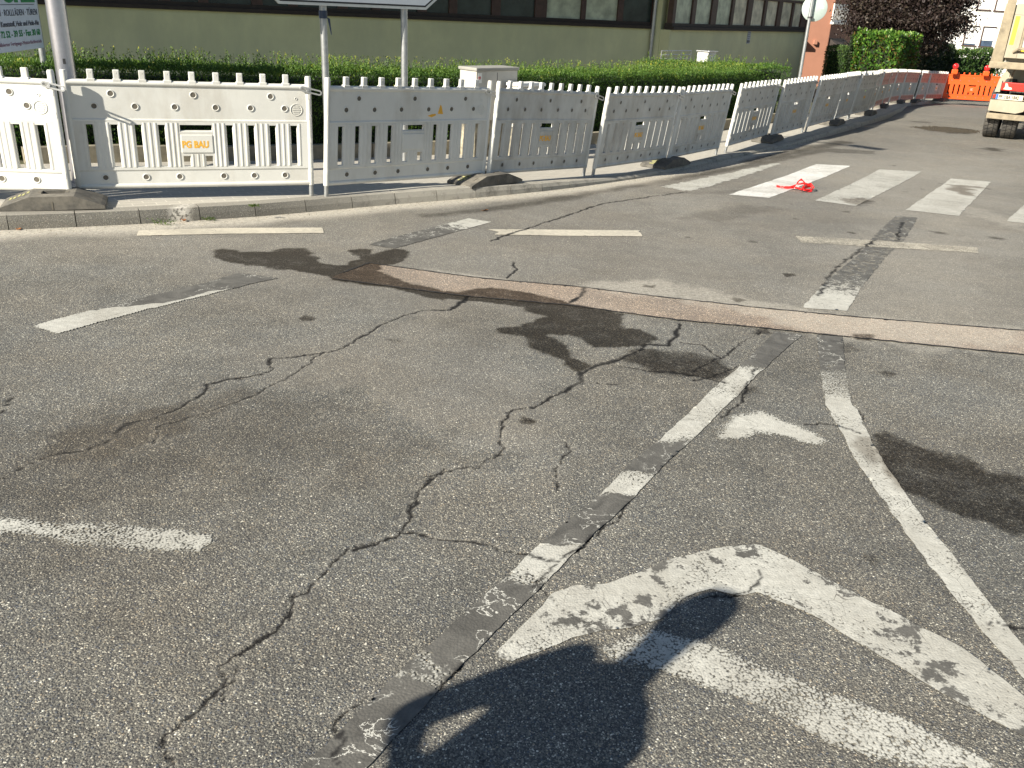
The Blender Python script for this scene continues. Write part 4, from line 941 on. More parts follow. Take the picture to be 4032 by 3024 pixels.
# ------------------------------------------------------------------ lamp post, signs
MA['alu'] = mat_plain('brushed_aluminium', (.60, .59, .64), .30, .9, var=.06, sc=30)
b0 = at(262, 300, 8.55); zb = float(zf(8.55)+.12)
lp = empty('lamp_post', (float(b0[0]), float(b0[1]), zb), label='thick bright metal lamp post rising behind the left barriers', cat='lamp post')
q = MB(); q.tube([(0, 0, 0), (0, 0, 1.6), (0, 0, 5.5), (0, 0, 7)], [.092, .085, .055, .045], 28); q.build('pole', MA['alu'], lp)
q = MB(); q.tube([(0, 0, 7), (.1, -.1, 7.3), (.9, -.9, 7.5)], .04, 10); q.build('arm', MA['alu'], lp); q = MB(); q.box(-.15, .55, -.12, .12, -.05, .05, .03); q.build('lamp_head', MA['cablid'], lp, (.9, -.9, 7.5), (0, 0, -.8))
for z in (1.72, 1.13):
    q = MB(); dv = Vector((-b0[0], -b0[1], 0)).normalized(); rr = .0862 if z > 1.5 else .0882; q.obox(dv*rr+Vector((0, 0, z)), (-dv.y, dv.x, 0), tuple(dv), (0, 0, 1), .012, .0015, .024); st = q.build('sticker', MA['steel_dark'], lp)
# hanging shop sign at the far left
MA['sign_white'] = mat_plain('sign_white', (.60, .66, .74), .5, var=.04); MA['green'] = mat_plain('green_print', (.015, .22, .07), .5); MA['navy'] = mat_plain('dark_print', (.07, .08, .11), .5); MA['maroon'] = mat_plain('maroon_print', (.28, .16, .22), .5)
sa = at(-45, 222, 8.75); sb = at(172, 182, 10.1); dx = sb[0]-sa[0]; dy = sb[1]-sa[1]; sL = math.hypot(dx, dy)
zbot = float((sa[2]+sb[2])/2); sg = empty('shop_sign', (float(sa[0]), float(sa[1]), zbot), math.atan2(dy, dx), label='white shop sign with green lettering behind the lamp post', cat='sign')
q = MB(); q.box(0, sL, 0, .02, 0, 1.5); bd = q.build('board', MA['sign_white'], sg)
for x in (sL+.035, -.05): q = MB(); q.tube([(x, .04, -1.6), (x, .04, 1.65)], .035, 12); q.build('post', MA['zinc'], sg)
def TX(s_, size, mat, frac, z, bold=0):
    o = text(s_, size, mat, bd, Matrix.Translation((0, 0, 0)), bold=bold); me = o.data; xs_ = [v.co.x for v in me.vertices]; k = sL*frac/(max(xs_)-min(xs_)); x0 = min(xs_)
    for v in me.vertices: v.co.x = (v.co.x-x0)*k
    o.matrix_local = Matrix.Translation((sL*(.97-frac), -.003, z)) @ Matrix.Rotation(PI/2, 4, 'X')
TX('benz', .36, MA['green'], .80, .47, .012)
q = MB(); q.box(.03, sL-.08, -.002, 0, .435, .441); q.build('rule', MA['navy'], bd)
TX('GLASEREI \u00b7 ROLLL\u00c4DEN \u00b7 T\u00dcREN', .085, MA['navy'], .92, .335)
TX('Fenster in Kunststoff, Holz und Holz-Alu', .068, MA['navy'], .93, .235, .0012)
TX('Tel. 0 72 52 - 39 55 \u00b7 Fax 30 60', .085, MA['green'], .90, .135, .002)
TX('Qualifizierter Fertigungs-Meisterfachbetrieb', .05, MA['maroon'], .85, .055)
# arrow shaped direction sign on two posts
ya, yb = 10.25, 10.9
pa = at(1280, 250, ya); pb = at(1592, 250, yb); ax = np.array([pb[0]-pa[0], pb[1]-pa[1]]); L = np.linalg.norm(ax); ds = empty('direction_sign', (float(pa[0]), float(pa[1]), float(zf(ya)+.12)), math.atan2(ax[1], ax[0]), label='large arrow shaped direction sign on two grey posts at the top edge', cat='sign')
for x in (0, L): q = MB(); q.tube([(x, 0, 0), (x, 0, 2.75)], .040, 14); q.build('post', MA['zinc'], ds)
zq = float(at(1420, 28, 10.5)[2])-float(zf(ya)+.12)
MA['signface'] = mat_plain('sign_face', (.52, .56, .60), .4, var=.03); MA['black'] = mat_plain('black_print', (.02, .02, .022), .5)
xl = -.60; xr = L+.26; tip = L+.66; oy = -.055
q = MB(); q.prism([(xl+.06, 0), (xr, 0), (tip, .30), (xr, .60), (xl+.06, .60), (xl, .54), (xl, .06)], (0, oy, zq), (1, 0, 0), (0, 0, 1), (0, 1, 0), -.012, .012); q.build('panel', MA['zinc_light'], ds)
q = MB(); q.prism([(xl+.075, .028), (xr-.012, .028), (tip-.045, .30), (xr-.012, .572), (xl+.075, .572), (xl+.028, .53), (xl+.028, .07)], (0, oy, zq), (1, 0, 0), (0, 0, 1), (0, 1, 0), -.0145, -.0125); q.build('border', MA['black'], ds)
q = MB(); q.prism([(xl+.085, .046), (xr-.02, .046), (tip-.07, .30), (xr-.02, .554), (xl+.085, .554), (xl+.046, .52), (xl+.046, .08)], (0, oy, zq), (1, 0, 0), (0, 0, 1), (0, 1, 0), -.017, -.015); q.build('face', MA['signface'], ds)
q = MB(); dk = mat_plain('blue_black_tape', (.03, .045, .08), .5)
q.tube([(0, 0, zq-.13), (0, 0, zq-.05)], .045, 12); q.prism([(.03, -.12), (.06, -.13), (.075, -.28), (.07, -.30), (.055, -.24)], (0, -.04, zq), (1, 0, 0), (0, 0, 1), (0, 1, 0), 0, .004); q.build('cable_tie', dk, ds)
# round sign seen from behind
pc = at(3211, 33, 20.6); pf = at(3119, 300, 20.6); z0 = float(zf(20.6)+.12)
pt = at(3189, 60, 20.6)
rs = empty('round_sign', (float(pt[0]), float(pt[1]), z0), label='grey back of a round traffic sign on a thin steel post at the hedge end', cat='sign')
q = MB(); q.tube([(0, 0, 0), (0, 0, 3.0)], .036, 12); q.build('post', MA['zinc_light'], rs)
va = math.radians(-14); bk = Vector((math.sin(-va), math.cos(-va), 0)); MA['signback'] = mat_plain('sign_back', (.40, .47, .44), .6, var=.05)
q = MB(); q.lathe([(.001, -.004), (.264, -.004), (.268, 0), (.264, .004), (.001, .004)], (0, 0, 0), 40, 'Y'); do = q.build('disc', MA['signback'], rs, (float(pc[0]-pt[0]), .06, float(pc[2])-z0), (0, 0, va))
q = MB(); q.box(.10, .15, -.0065, -.0045, .02, .10); q.box(.12, .185, -.0068, -.0066, .0, .055); q.build('sticker', MA['white'], do)
q = MB(); q.tube([(0, 0, float(pc[2])-z0-.2), (0, 0, float(pc[2])-z0-.17)], .046, 12); q.box(.0, .07, -.02, .05, float(pc[2])-z0-.205, float(pc[2])-z0-.165); q.build('clamp', MA['steel_dark'], rs)

# ------------------------------------------------------------------ houses at the end
MA['terra'] = mat_plain('terracotta_render', (.40, .19, .125), .9, var=.05, sc=2, bump=.1); MA['whitewall'] = mat_plain('white_render', (.84, .83, .79), .9, var=.02, sc=1); MA['shutter'] = mat_plain('shutter_slats', (.74, .74, .72), .6, var=.03)
MA['window_glass'] = mat_glass('window_glass', (.06, .09, .14), .08)
cz = at(3262, 150, 46.0); th = empty('terracotta_house', (float(cz[0]), 46.0, -1.6), math.radians(0), label='terracotta house partly lit by the sun beside the ochre hall', cat='house')
def wallbox(root, s0, s1, o0, o1, z0, z1, az, name, mat, org=(0, 0, 0)):
    u = (math.sin(az), math.cos(az), 0); n = (u[1], -u[0], 0); q = MB(); c = Vector(org)+Vector(u)*((s0+s1)/2)+Vector(n)*((o0+o1)/2); c.z = (z0+z1)/2
    q.obox(c, u, n, (0, 0, 1), (s1-s0)/2, (o1-o0)/2, (z1-z0)/2); return q.build(name, mat, root)
a1 = math.radians(82); a2 = math.radians(33)
wallbox(th, -9, 0, -.3, 0, -1, 9, a1, 'wall', MA['terra']); wallbox(th, 0, 9, -.3, 0, -1, 9, a2, 'wall', MA['terra'], (.02, .01, 0))
wallbox(th, -10, .4, -7, .5, 9.003, 9.3, a1, 'roof', MA['roof_dark'])
def wpx(px, A, az):                                   # distance along a wall for a pixel column
    r = rayu(px); return (r*A[1]-A[0])/(math.sin(az)-r*math.cos(az))
TA = np.array([cz[0], 46.0])
s0, s1 = wpx(3276, TA, a2), wpx(3336, TA, a2); yw = 46+s0*math.cos(a2)
zt = float(at(3300, 14, yw)[2])+1.6; zb_ = float(at(3300, 88, yw)[2])+1.6
wf = wallbox(th, s0, s1, 0, .05, zb_, zt, a2, 'window', MA['white'])
for k in (0, 1): o_ = wallbox(th, s0+.08+(s1-s0-.08)*k/2, s0+(s1-s0-.08)*(k+1)/2, .052, .06, zb_+.12, zt-.28, a2, 'pane', MA['window_glass']); o_.parent = wf
wallbox(th, s0-.08, s1+.08, 0, .16, zb_-.09, zb_-.003, a2, 'sill', MA['white']).parent = wf
s0, s1 = wpx(3243, TA, a2), wpx(3305, TA, a2)
q = MB(); yp = 46+.5*s1*math.cos(a2); zp = float(at(3260, 150, yp)[2])+1.6; u = Vector((math.sin(a2), math.cos(a2), 0)); nn = Vector((u.y, -u.x, 0))
q.add([u*.2+nn*.02+Vector((0, 0, zp)), u*2.6+nn*.02+Vector((0, 0, zp)), u*2.9+nn*1.3+Vector((0, 0, zp-.85)), u*(-.1)+nn*1.3+Vector((0, 0, zp-.85)), u*.2+nn*.02+Vector((0, 0, zp-.9)), u*2.6+nn*.02+Vector((0, 0, zp-.9))], [(0, 3, 2, 1), (0, 4, 3), (1, 2, 5), (3, 4, 5, 2)])
q.build('porch_roof', MA['roof_dark'], th)
q = MB(); zd = float(at(3195, 250, 45)[2])+1.6
wallbox(th, -3.4, -1.5, 0, .04, -1, zd+1.0, a1, 'door', MA['roof_dark']); wallbox(th, -3.6, -1.3, 0, .55, zd+1.02, zd+1.14, a1, 'door_canopy', MA['roof_dark'])
wallbox(th, -.75, -.6, .0, .15, zd+.85, zd+1.05, a1, 'wall_light', MA['terra'])
# white house
wh_Y = 62.0; wp = at(3640, 100, wh_Y); wh = empty('white_house', (float(wp[0]), wh_Y, -2.2), label='bright white rendered house with closed roller shutters behind the dark hedge', cat='house')
wa = math.radians(97); WA = np.array([wp[0], wh_Y]); A_ = np.array([wp[0], wh_Y])
wallbox(wh, -14, 16, -.35, 0, -2, 12, wa, 'wall', MA['whitewall']); wallbox(wh, -14.5, 16.5, -10, .6, 12.003, 12.3, wa, 'roof', MA['roof_dark'])
for (x0, x1, yt, yb_, shut) in ((3822, 3862, 104, 178, .92), (3890, 3930, 108, 183, .70), (3848, 3884, -40, 36, 1), (3916, 3955, -36, 41, 1), (3962, 4002, 113, 188, 1), (3750, 3790, -44, 31, 1)):
    s0, s1 = wpx(x0, WA, wa), wpx(x1, WA, wa); yy = wh_Y+.5*(s0+s1)*math.cos(wa); z1 = float(at((x0+x1)/2, yt, yy)[2])+2.2; z0 = float(at((x0+x1)/2-12, yb_, yy)[2])+2.2; sm = (s0+s1)/2; hw = .37
    w_ = wallbox(wh, sm-hw, sm+hw, .0, .03, z0, z1, wa, 'window', MA['window_glass'])
    wallbox(wh, sm-hw+.04, sm+hw, .031, .05, z1-(z1-z0)*shut, z1-.05, wa, 'shutter', MA['shutter']).parent = w_
    for a, b, c, d in ((sm-hw-.05, sm-hw, z0, z1), (sm-hw-.05, sm+hw+.05, z1, z1+.05), (sm-hw-.1, sm+hw+.1, z0-.07, z0)): wallbox(wh, a, b, .0, .10, c+.002, d-.002, wa, 'frame', MA['brown']).parent = w_

# ------------------------------------------------------------------ hedges and the purple tree at the end
MA['laurel'] = mat_leaf('laurel_leaves', [(0, (.03, .05, .012)), (.12, (.16, .10, .03)), (.2, (.03, .085, .014)), (.6, (.075, .18, .025)), (.9, (.20, .32, .045)), (1, (.5, .6, .3))], .25, .3)
MA['thuja'] = mat_leaf('thuja_leaves', [(0, (.02, .045, .014)), (.6, (.055, .115, .025)), (1, (.15, .20, .04))], .2)
MA['dark_leaf'] = mat_leaf('dark_hedge_leaves', [(0, (.008, .018, .008)), (.6, (.02, .04, .012)), (.9, (.06, .08, .02)), (1, (.16, .12, .04))], .15)
def boxhedge(name, px0, px1, Y0, Y1, pxtop, depth, label, mat, leaf, dens, cat='hedge', rnd=.15, taper=0):
    """free-standing clipped block between two lines of sight"""
    a = at(px0, 250, Y0); b = at(px1, 250, Y1); t = np.array([b[0]-a[0], b[1]-a[1]]); L = np.linalg.norm(t); t /= L; n = np.array([-t[1], t[0]])
    z0 = float(zf((Y0+Y1)/2))+.05; H = float(at((px0+px1)/2, pxtop, (Y0+Y1)/2)[2])-z0
    r = empty(name, (float(a[0]), float(a[1]), z0), math.atan2(t[1], t[0]), label=label, cat=cat)
    areas = np.array([L*H, L*depth, depth*H, depth*H]); k = int(areas.sum()*dens); f = RNG.choice(4, k, p=areas/areas.sum()); u = RNG.random(k); v = RNG.random(k)
    u_ = u*2-1; X = np.where(f < 2, u*L, np.where(f == 2, 0, L)); Yl = np.where(f == 0, 0, np.where(f == 1, v*depth, u*depth)); Zl = np.where(f == 1, H, v*H)
    sh = taper*(Zl/H); X = X*(1-2*sh/L)+sh if taper else X
    nrm = np.stack([np.where(f == 2, -1.0, np.where(f == 3, 1.0, 0)), np.where(f == 0, -1.0, 0), np.where(f == 1, 1.0, .0)], 1)
    ins_ = RNG.exponential(rnd*.5, k)-(fbm(X*1.5+Zl, Yl*2+Zl*1.7, 5)-.5)*rnd*2.6; pos = np.stack([X, Yl, Zl], 1)-nrm*ins_[:, None]
    dv = nrm*.5+np.array([0, 0, .5])+RNG.normal(size=(k, 3))*.6
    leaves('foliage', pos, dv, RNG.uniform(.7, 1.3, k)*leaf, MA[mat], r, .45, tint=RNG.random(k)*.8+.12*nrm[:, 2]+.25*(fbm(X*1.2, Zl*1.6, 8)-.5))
    q = MB(); g = rnd*1.3; q.box(g+taper*.5, L-g-taper*.5, g, depth-g, 0, H-g-.05); q.build('dark_core', MA['core'], r)
    return r
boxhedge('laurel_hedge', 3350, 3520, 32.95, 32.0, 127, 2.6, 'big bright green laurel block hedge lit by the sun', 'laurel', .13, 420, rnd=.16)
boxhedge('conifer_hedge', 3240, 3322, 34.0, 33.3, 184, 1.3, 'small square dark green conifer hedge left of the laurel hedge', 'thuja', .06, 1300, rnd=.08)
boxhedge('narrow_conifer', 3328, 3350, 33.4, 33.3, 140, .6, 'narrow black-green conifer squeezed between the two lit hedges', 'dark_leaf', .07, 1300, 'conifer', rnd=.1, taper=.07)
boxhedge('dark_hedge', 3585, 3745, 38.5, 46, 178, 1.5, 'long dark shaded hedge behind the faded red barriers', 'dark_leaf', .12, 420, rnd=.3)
boxhedge('dark_hedge', 3730, 3960, 46, 48, 202, 1.5, 'brownish green hedge end between the dark hedge and the truck', 'thuja', .13, 420, rnd=.25)
MA['plum'] = mat_leaf('plum_leaves', [(0, (.016, .011, .011)), (.5, (.042, .028, .025)), (.85, (.065, .055, .038)), (.97, (.16, .13, .09)), (1, (.45, .25, .14))], .15)
def tree(name, base, crown_c, rad, label, n, leaf, mat, cat='tree', stems=7):
    r = empty(name, base, label=label, cat=cat); b = Vector(base); cc = Vector(crown_c)-b
    q = MB(); ends = []
    for k in range(stems):
        a = 2*PI*k/stems+random.random()*.6; e = cc+Vector((math.cos(a)*rad[0]*.55, math.sin(a)*rad[1]*.55, rad[2]*random.uniform(.2, .8)))
        mid = Vector((math.cos(a)*.35, math.sin(a)*.35, e.z*.45)); pts = [Vector((math.cos(a)*.1, math.sin(a)*.1, -.1)), mid*.5, mid, (mid+e)/2+Vector((random.uniform(-.2, .2),)*3), e]
        q.tube(pts, [.09, .075, .055, .035, .015], 7); ends.append(pts)
        for j in range(5):
            p = pts[2+j % 2]+(pts[3+j % 2]-pts[2+j % 2])*random.random(); d = Vector((random.gauss(0, 1), random.gauss(0, 1), random.gauss(.3, .6))).normalized()*random.uniform(.5, 1.1)*rad[0]*.45
            q.tube([p, p+d*.5+Vector((0, 0, .1)), p+d], [.022, .014, .006], 5)
    q.build('trunk', MA['wood'], r)
    m = int(n*.014); cl = RNG.normal(size=(m, 3)); cl /= np.linalg.norm(cl, axis=1)[:, None]; cl *= (RNG.random((m, 1))**.40); wob = 1+.55*(fbm(np.arctan2(cl[:, 1], cl[:, 0])*1.6+9, cl[:, 2]*2.4, 44)-.5); cl *= wob[:, None]
    cl = cl*np.array(rad)+np.array(cc); k = n//m; pos = np.repeat(cl, k, 0)+RNG.normal(size=(m*k, 3))*np.array([.20, .20, .15])*(rad[0]/2.2)
    tint = np.repeat(RNG.random(m)*.5, k)+RNG.random(m*k)*.5
    leaves('crown', pos, RNG.normal(size=pos.shape)+np.array([0, 0, .3]), RNG.uniform(.6, 1.3, len(pos))*leaf, MA[mat], r, .55, tint=tint)
    return r
tc = at(3585, 30, 39); tb = at(3575, 200, 39)
tree('plum_tree', (float(tb[0]), 39.0, float(zf(39))), (float(tc[0]), 39.0, float(tc[2])+.35), (2.75, 2.2, 2.5), 'wide dark purple plum tree above the laurel hedge', 62000, .125, 'plum')

# ------------------------------------------------------------------ dump truck
MA['cream'] = mat_plain('cream_truck_paint', (.37, .335, .255), .5, var=.08, sc=3, dirt=(.30, .24, .15), dirtsc=2.5, dirtlo=.42, dirthi=.75); MA['dirtymetal'] = mat_plain('dirty_metal', (.30, .25, .17), .8, var=.2, sc=6, dirt=(.12, .10, .07), dirtsc=5)
MA['yellow'] = mat_plain('yellow_stripe', (.85, .50, .04), .5, var=.05); MA['tyre'] = mat_plain('tyre_rubber', (.065, .062, .058), .85, var=.2, sc=20, dirt=(.16, .14, .11), dirtsc=5, dirtlo=.4, dirthi=.8); MA['groove'] = mat_plain('tyre_groove', (.012, .012, .012), .95)
MA['plate'] = mat_plain('plate_face', (.66, .60, .44), .5, var=.06); MA['blue'] = mat_plain('plate_blue', (.02, .13, .55), .5); MA['tail_red'] = mat_plain('tail_light_red', (.55, .03, .02), .2, coat=.6); MA['underside'] = mat_plain('truck_underside', (.02, .019, .017), .8, var=.4, sc=8)
T0 = G(3858, 543); tk = empty('dump_truck', (float(T0[0]), float(T0[1]), float(T0[2])), math.radians(-29), label='dirty cream dump truck seen from behind at the right edge of the road', cat='truck')
def wheel(x, y, w=.30, r=.52, dual=True):
    q = MB(); pr = [(.0, -.5), (.28, -.5), (.30, -.44), (.44, -.5), (.49, -.46), (.52, -.40)] ; pts = [(a, b*w) for a, b in pr]+[(a, -b*w) for a, b in pr[::-1]]
    q.lathe(pts, (0, 0, 0), 40, 'X'); wo_ = q.build('wheel', MA['tyre'], tk, (x+w/2, y, r))
    g = MB()
    for k in range(34):
        a = 2*PI*k/34; 
        for s_ in (-1, 1):
            n = 5; vs = []
            for j in range(n+1):
                f = j/n; aa = a+.10*f+(0 if s_ > 0 else .04); xx = s_*w*.42*f
                for da in (0, .022): vs.append((xx, (.5225)*math.cos(aa+da), (.5225)*math.sin(aa+da)))
            g.add(vs, [(2*j, 2*j+1, 2*j+3, 2*j+2) for j in range(n)])
    for xx in (-.18*w, .18*w):
        n = 60; g.add([(xx+dx_, .5228*math.cos(2*PI*j/n), .5228*math.sin(2*PI*j/n)) for j in range(n) for dx_ in (-.006, .006)], [(2*j, 2*j+1, (2*j+3) % (2*n), (2*j+2) % (2*n)) for j in range(n)])
    g.build('tread', MA['groove'], wo_)
    return wo_
for yy in (.52, 1.9):
    for x in (0, .36, 1.84, 2.20): wheel(x, yy)
for x in (.05, 2.15): wheel(x, 5.6)
def tb_(name, mat, *b, bev=0):
    q = MB(); q.box(*b, bev); return q.build(name, mat, tk)
tb_('chassis', MA['underside'], .75, 1.75, .1, 7.0, .62, 1.05); tb_('rear_axle', MA['underside'], .3, 2.2, .42, .62, .42, .62)
tb_('underrun_bar', MA['dirtymetal'], .02, 2.48, -.16, -.06, .44, .555, bev=.01)
q = MB(); q.prism([(0.02, .60), (.56, .58), (.70, .63), (.74, .80), (.72, .83), (0.02, .83)], (0, -.12, 0), (1, 0, 0), (0, 0, 1), (0, 1, 0), -.01, .01); q.build('rear_valance', MA['cream'], tk)
q = MB(); q.prism([(1.76, .83), (1.78, .62), (2.46, .60), (2.46, .83)], (0, -.12, 0), (1, 0, 0), (0, 0, 1), (0, 1, 0), -.01, .01); q.build('rear_valance', MA['cream'], tk)
q = MB(); q.box(.11, .63, -.158, -.148, .845, .955, .004); pl = q.build('number_plate', MA['plate'], tk)
q = MB(); q.box(.113, .155, -.1595, -.1582, .848, .952); q.build('country_band', MA['blue'], pl)
text('PF', .095, MA['black'], pl, Matrix.Translation((.163, -.160, .868)) @ Matrix.Rotation(PI/2, 4, 'X'), sx=.78, bold=.0025); text('BA 1842', .095, MA['black'], pl, Matrix.Translation((.305, -.160, .868)) @ Matrix.Rotation(PI/2, 4, 'X'), sx=.74, bold=.0025)
q = MB(); q.lathe([(.014, -.1605), (.0001, -.1605)], (.283, 0, .915), 12, 'Y'); q.build('registration_seal', MA['terra'], pl); q = MB(); q.lathe([(.016, -.1605), (.0001, -.1605)], (.281, 0, .877), 12, 'Y'); q.build('registration_seal', MA['plinth'], pl)
q = MB(); q.box(.17, .62, -.16, -.06, 1.03, 1.20, .015); tl = q.build('tail_light', MA['tail_red'], tk)
q = MB(); q.prism([(.21, 1.055), (.33, 1.05), (.38, 1.065), (.36, 1.10), (.30, 1.11), (.27, 1.175), (.23, 1.18), (.235, 1.10)], (0, -.1615, 0), (1, 0, 0), (0, 0, 1), (0, 1, 0), 0, .0012); q.build('broken_lens', MA['plate'], tl)
q = MB(); q.box(1.88, 2.33, -.16, -.06, 1.03, 1.20, .015); q.build('tail_light', MA['tail_red'], tk)
q = MB(); q.box(.05, .10, -.16, -.12, .86, .94, .01); q.build('reflector', MA['tail_red'], tk)
q = MB(); q.prism([(.06, .99), (.16, .99), (.155, 1.22), (.22, 1.25), (.27, 1.30), (.26, 1.37), (.20, 1.42), (.15, 1.38), (.09, 1.25)], (0, -.1, 0), (1, 0, 0), (0, 0, 1), (0, 1, 0), -.02, .5); q.build('mudguard', MA['cream'], tk)
q = MB()
for x, z0, z1 in ((.30, 1.20, 1.55), (.72, 1.0, 1.5), (.86, .7, 1.5)): q.tube([(x, .15, z0), (x+.04, .2, z1)], .02, 6)
q.tube([(.63, -.1, 1.1), (.75, -.1, 1.1), (.78, -.1, .98), (.80, -.12, .70)], .014, 6); q.tube([(.55, -.1, .8), (.72, -.12, .9), (.84, -.1, .75)], .008, 5); q.build('hoses', MA['dirtymetal'], tk)
# body: box with tailgate
zb0, zb1 = 1.58, 2.86
q = MB(); q.box(-.10, -.02, .0, 5.2, zb0+.02, zb1-.1); q.box(2.52, 2.60, .0, 5.2, zb0+.02, zb1-.1); q.box(-.10, 2.60, 5.2, 5.28, zb0, zb1+.2); q.box(-.018, 2.518, .06, 5.19, zb0+.03, zb0+.1)
for k in range(6):
    y = .5+.85*k; q.box(-.17, -.102, y, y+.12, zb0+.03, zb1-.12); q.box(2.602, 2.67, y, y+.12, zb0+.03, zb1-.12)
q.build('dump_body', MA['cream'], tk)
q = MB(); q.box(-.18, 2.68, -.14, .0, zb0-.12, zb0+.02, .02); q.build('body_sill', MA['dirtymetal'], tk)
for x0, x1 in ((-.14, .06), (2.44, 2.64)): q = MB(); q.prism([(x0-.03*(x0 < 1), zb0+.02), (x1, zb0+.02), (x1-.02, zb1), (x0+.02, zb1)], (0, -.03, 0), (1, 0, 0), (0, 0, 1), (0, 1, 0), -.05, .05); q.build('corner_post', MA['dirtymetal'], tk)
q = MB(); q.box(.07, 2.43, -.075, -.045, zb0+.13, zb1-.2); tg_ = q.build('tailgate', MA['cream'], tk)
q = MB()
for b in ((.07, 2.43, zb1-.34, zb1-.12), (.07, .30, zb0+.10, zb1-.342), (2.20, 2.43, zb0+.10, zb1-.342), (.302, 2.198, zb0+.10, zb0+.20)): q.box(b[0], b[1], -.125, -.0752, b[2], b[3], .008)
q.build('tailgate_frame', MA['cream'], tg_)
q = MB()
for b in ((.302, 2.198, zb1-.385, zb1-.343), (.302, .345, zb0+.21, zb1-.386), (2.155, 2.198, zb0+.21, zb1-.386)): q.box(b[0], b[1], -.105, -.0755, b[2], b[3])
q.build('recess_edge', MA['dirtymetal'], tg_)
for b in ((.10, .185, -.1275, -.1255, zb0+.36, zb1-.36), (.352, 2.148, -.078, -.0755, zb1-.47, zb1-.395), (.352, 2.148, -.078, -.0755, zb0+.23, zb0+.31)): q = MB(); q.box(*b); q.build('yellow_stripe', MA['yellow'], tg_)
MA['grey'] = mat_plain('grey_print', (.30, .28, .24), .6); text('A', .44, MA['grey'], tg_, Matrix.Translation((.60, -.0785, zb0+.52)) @ Matrix.Rotation(PI/2, 4, 'X'), sx=1.3)
MA['patch'] = mat_plain('primer_patch', (.45, .44, .41), .7, var=.1); q = MB(); q.box(.352, 1.2, -.0778, -.0757, zb0+.32, zb0+.50); q.build('primer_patch', MA['patch'], tg_)
q = MB(); q.tube([(.22, -.14, zb0+.22), (.32, -.22, zb0+.30), (.48, -.22, zb0+.28), (.52, -.16, zb0+.12)], .028, 8); q.build('tailgate_hook', MA['dirtymetal'], tg_)
q = MB(); q.lathe([(.001, -.09), (.07, -.08), (.09, 0), (.07, .08), (.001, .09)], (-.02, .0, zb1+.07), 12, 'Y'); q.lathe([(.001, -.09), (.07, -.08), (.09, 0), (.07, .08), (.001, .09)], (2.52, .0, zb1+.07), 12, 'Y'); q.build('hinge_knobs', MA['dirtymetal'], tk)
q = MB(); q.prism([(.08, zb1-.12), (.42, zb1-.12), (.34, zb1+.02), (.20, zb1+.10), (.10, zb1+.06)], (0, -.02, 0), (1, 0, 0), (0, 0, 1), (0, 1, 0), -.02, .02); q.build('hinge_plate', MA['patch'], tk)
# load, cab
tb_('load', MA['soil'], .35, 2.3, .7, 5.0, zb0+.1, zb1-.02, bev=.2)
q = MB(); q.prism([(5.5, .9), (7.5, .9), (7.5, 2.0), (7.3, 2.95), (5.5, 3.0)], (0, 0, 0), (0, 1, 0), (0, 0, 1), (1, 0, 0), .0, 2.5); cb = q.build('cab', MA['cream'], tk)
for x in (-.004, 2.504): q = MB(); q.prism([(6.2, 1.9), (7.2, 1.9), (7.1, 2.7), (6.2, 2.7)], (x, 0, 0), (0, 1, 0), (0, 0, 1), (1, 0, 0), -.003, .003); q.build('side_window', MA['frosted_dark'], cb)
q = MB(); q.box(.2, 2.3, 5.49, 5.497, 2.1, 2.7); q.build('rear_window', MA['frosted_dark'], cb)
for x in (-.25, 2.55): q = MB(); q.box(x, x+.2, 7.3, 7.42, 1.9, 2.5, .03); q.build('mirror', MA['steel_dark'], cb)

# ------------------------------------------------------------------ small things on the ground
MA['red_tape'] = mat_plain('red_barrier_tape', (.75, .02, .02), .35, var=.1, sc=20)
tp = G(3120, 742); tr = MB()
def ribbon(mb, pts, wv, n=40):
    pts = np.array(pts, float); t = np.linspace(0, len(pts)-1, n); i = np.minimum(t.astype(int), len(pts)-2); f = t-i
    P0 = pts[np.maximum(i-1, 0)]; P1 = pts[i]; P2 = pts[i+1]; P3 = pts[np.minimum(i+2, len(pts)-1)]; f = f[:, None]
    q = .5*((2*P1)+(-P0+P2)*f+(2*P0-5*P1+4*P2-P3)*f**2+(-P0+3*P1-3*P2+P3)*f**3); vs = []
    for k, p in enumerate(q):
        w_ = np.array([math.sin(k*.5)*.35, math.cos(k*.37)*.45, .8])*wv/2; vs += [p-w_+np.array([0, 0, wv/2]), p+w_+np.array([0, 0, wv/2])]
    mb.add(vs, [(2*k, 2*k+1, 2*k+3, 2*k+2) for k in range(n-1)], True)
rx = lambda px, py, z: np.r_[(G(px, py)-tp)[:2], z+float(G(px, py)[2]-tp[2])]
ribbon(tr, [rx(3056, 738, 0.004), rx(3090, 745, 0.007), (rx(3130, 748, 0.015)), rx(3160, 755, 0.015), rx(3195, 756, 0.007)], .03)
ribbon(tr, [rx(3125, 750, 0.015), rx(3135, 752, 0.090), rx(3148, 752, 0.128), rx(3165, 752, 0.060), rx(3155, 754, 0.015)], .035)
ribbon(tr, [rx(3070, 742, 0.007), rx(3110, 747, 0.022), rx(3142, 750, 0.068), rx(3172, 752, 0.075), rx(3196, 753, 0.022), rx(3180, 758, 0.007), rx(3160, 758, 0.030), rx(3186, 752, 0.045)], .03, 60)
ribbon(tr, [rx(3155, 758, 0.000), rx(3170, 752, 0.038), rx(3190, 750, 0.060), rx(3200, 756, 0.015), rx(3178, 758, 0.000)], .04)
o = tr.build('barrier_tape', MA['red_tape'], None, tuple(tp)); tag(o, 'crumpled red barrier tape lying on the second zebra stripe', 'tape')
MA['dryleaf'] = mat_plain('dry_leaf', (.36, .14, .04), .8, var=.3, sc=60); MA['weed'] = mat_leaf('weed_leaves', [(0, (.04, .09, .02)), (1, (.16, .22, .05))], .3)
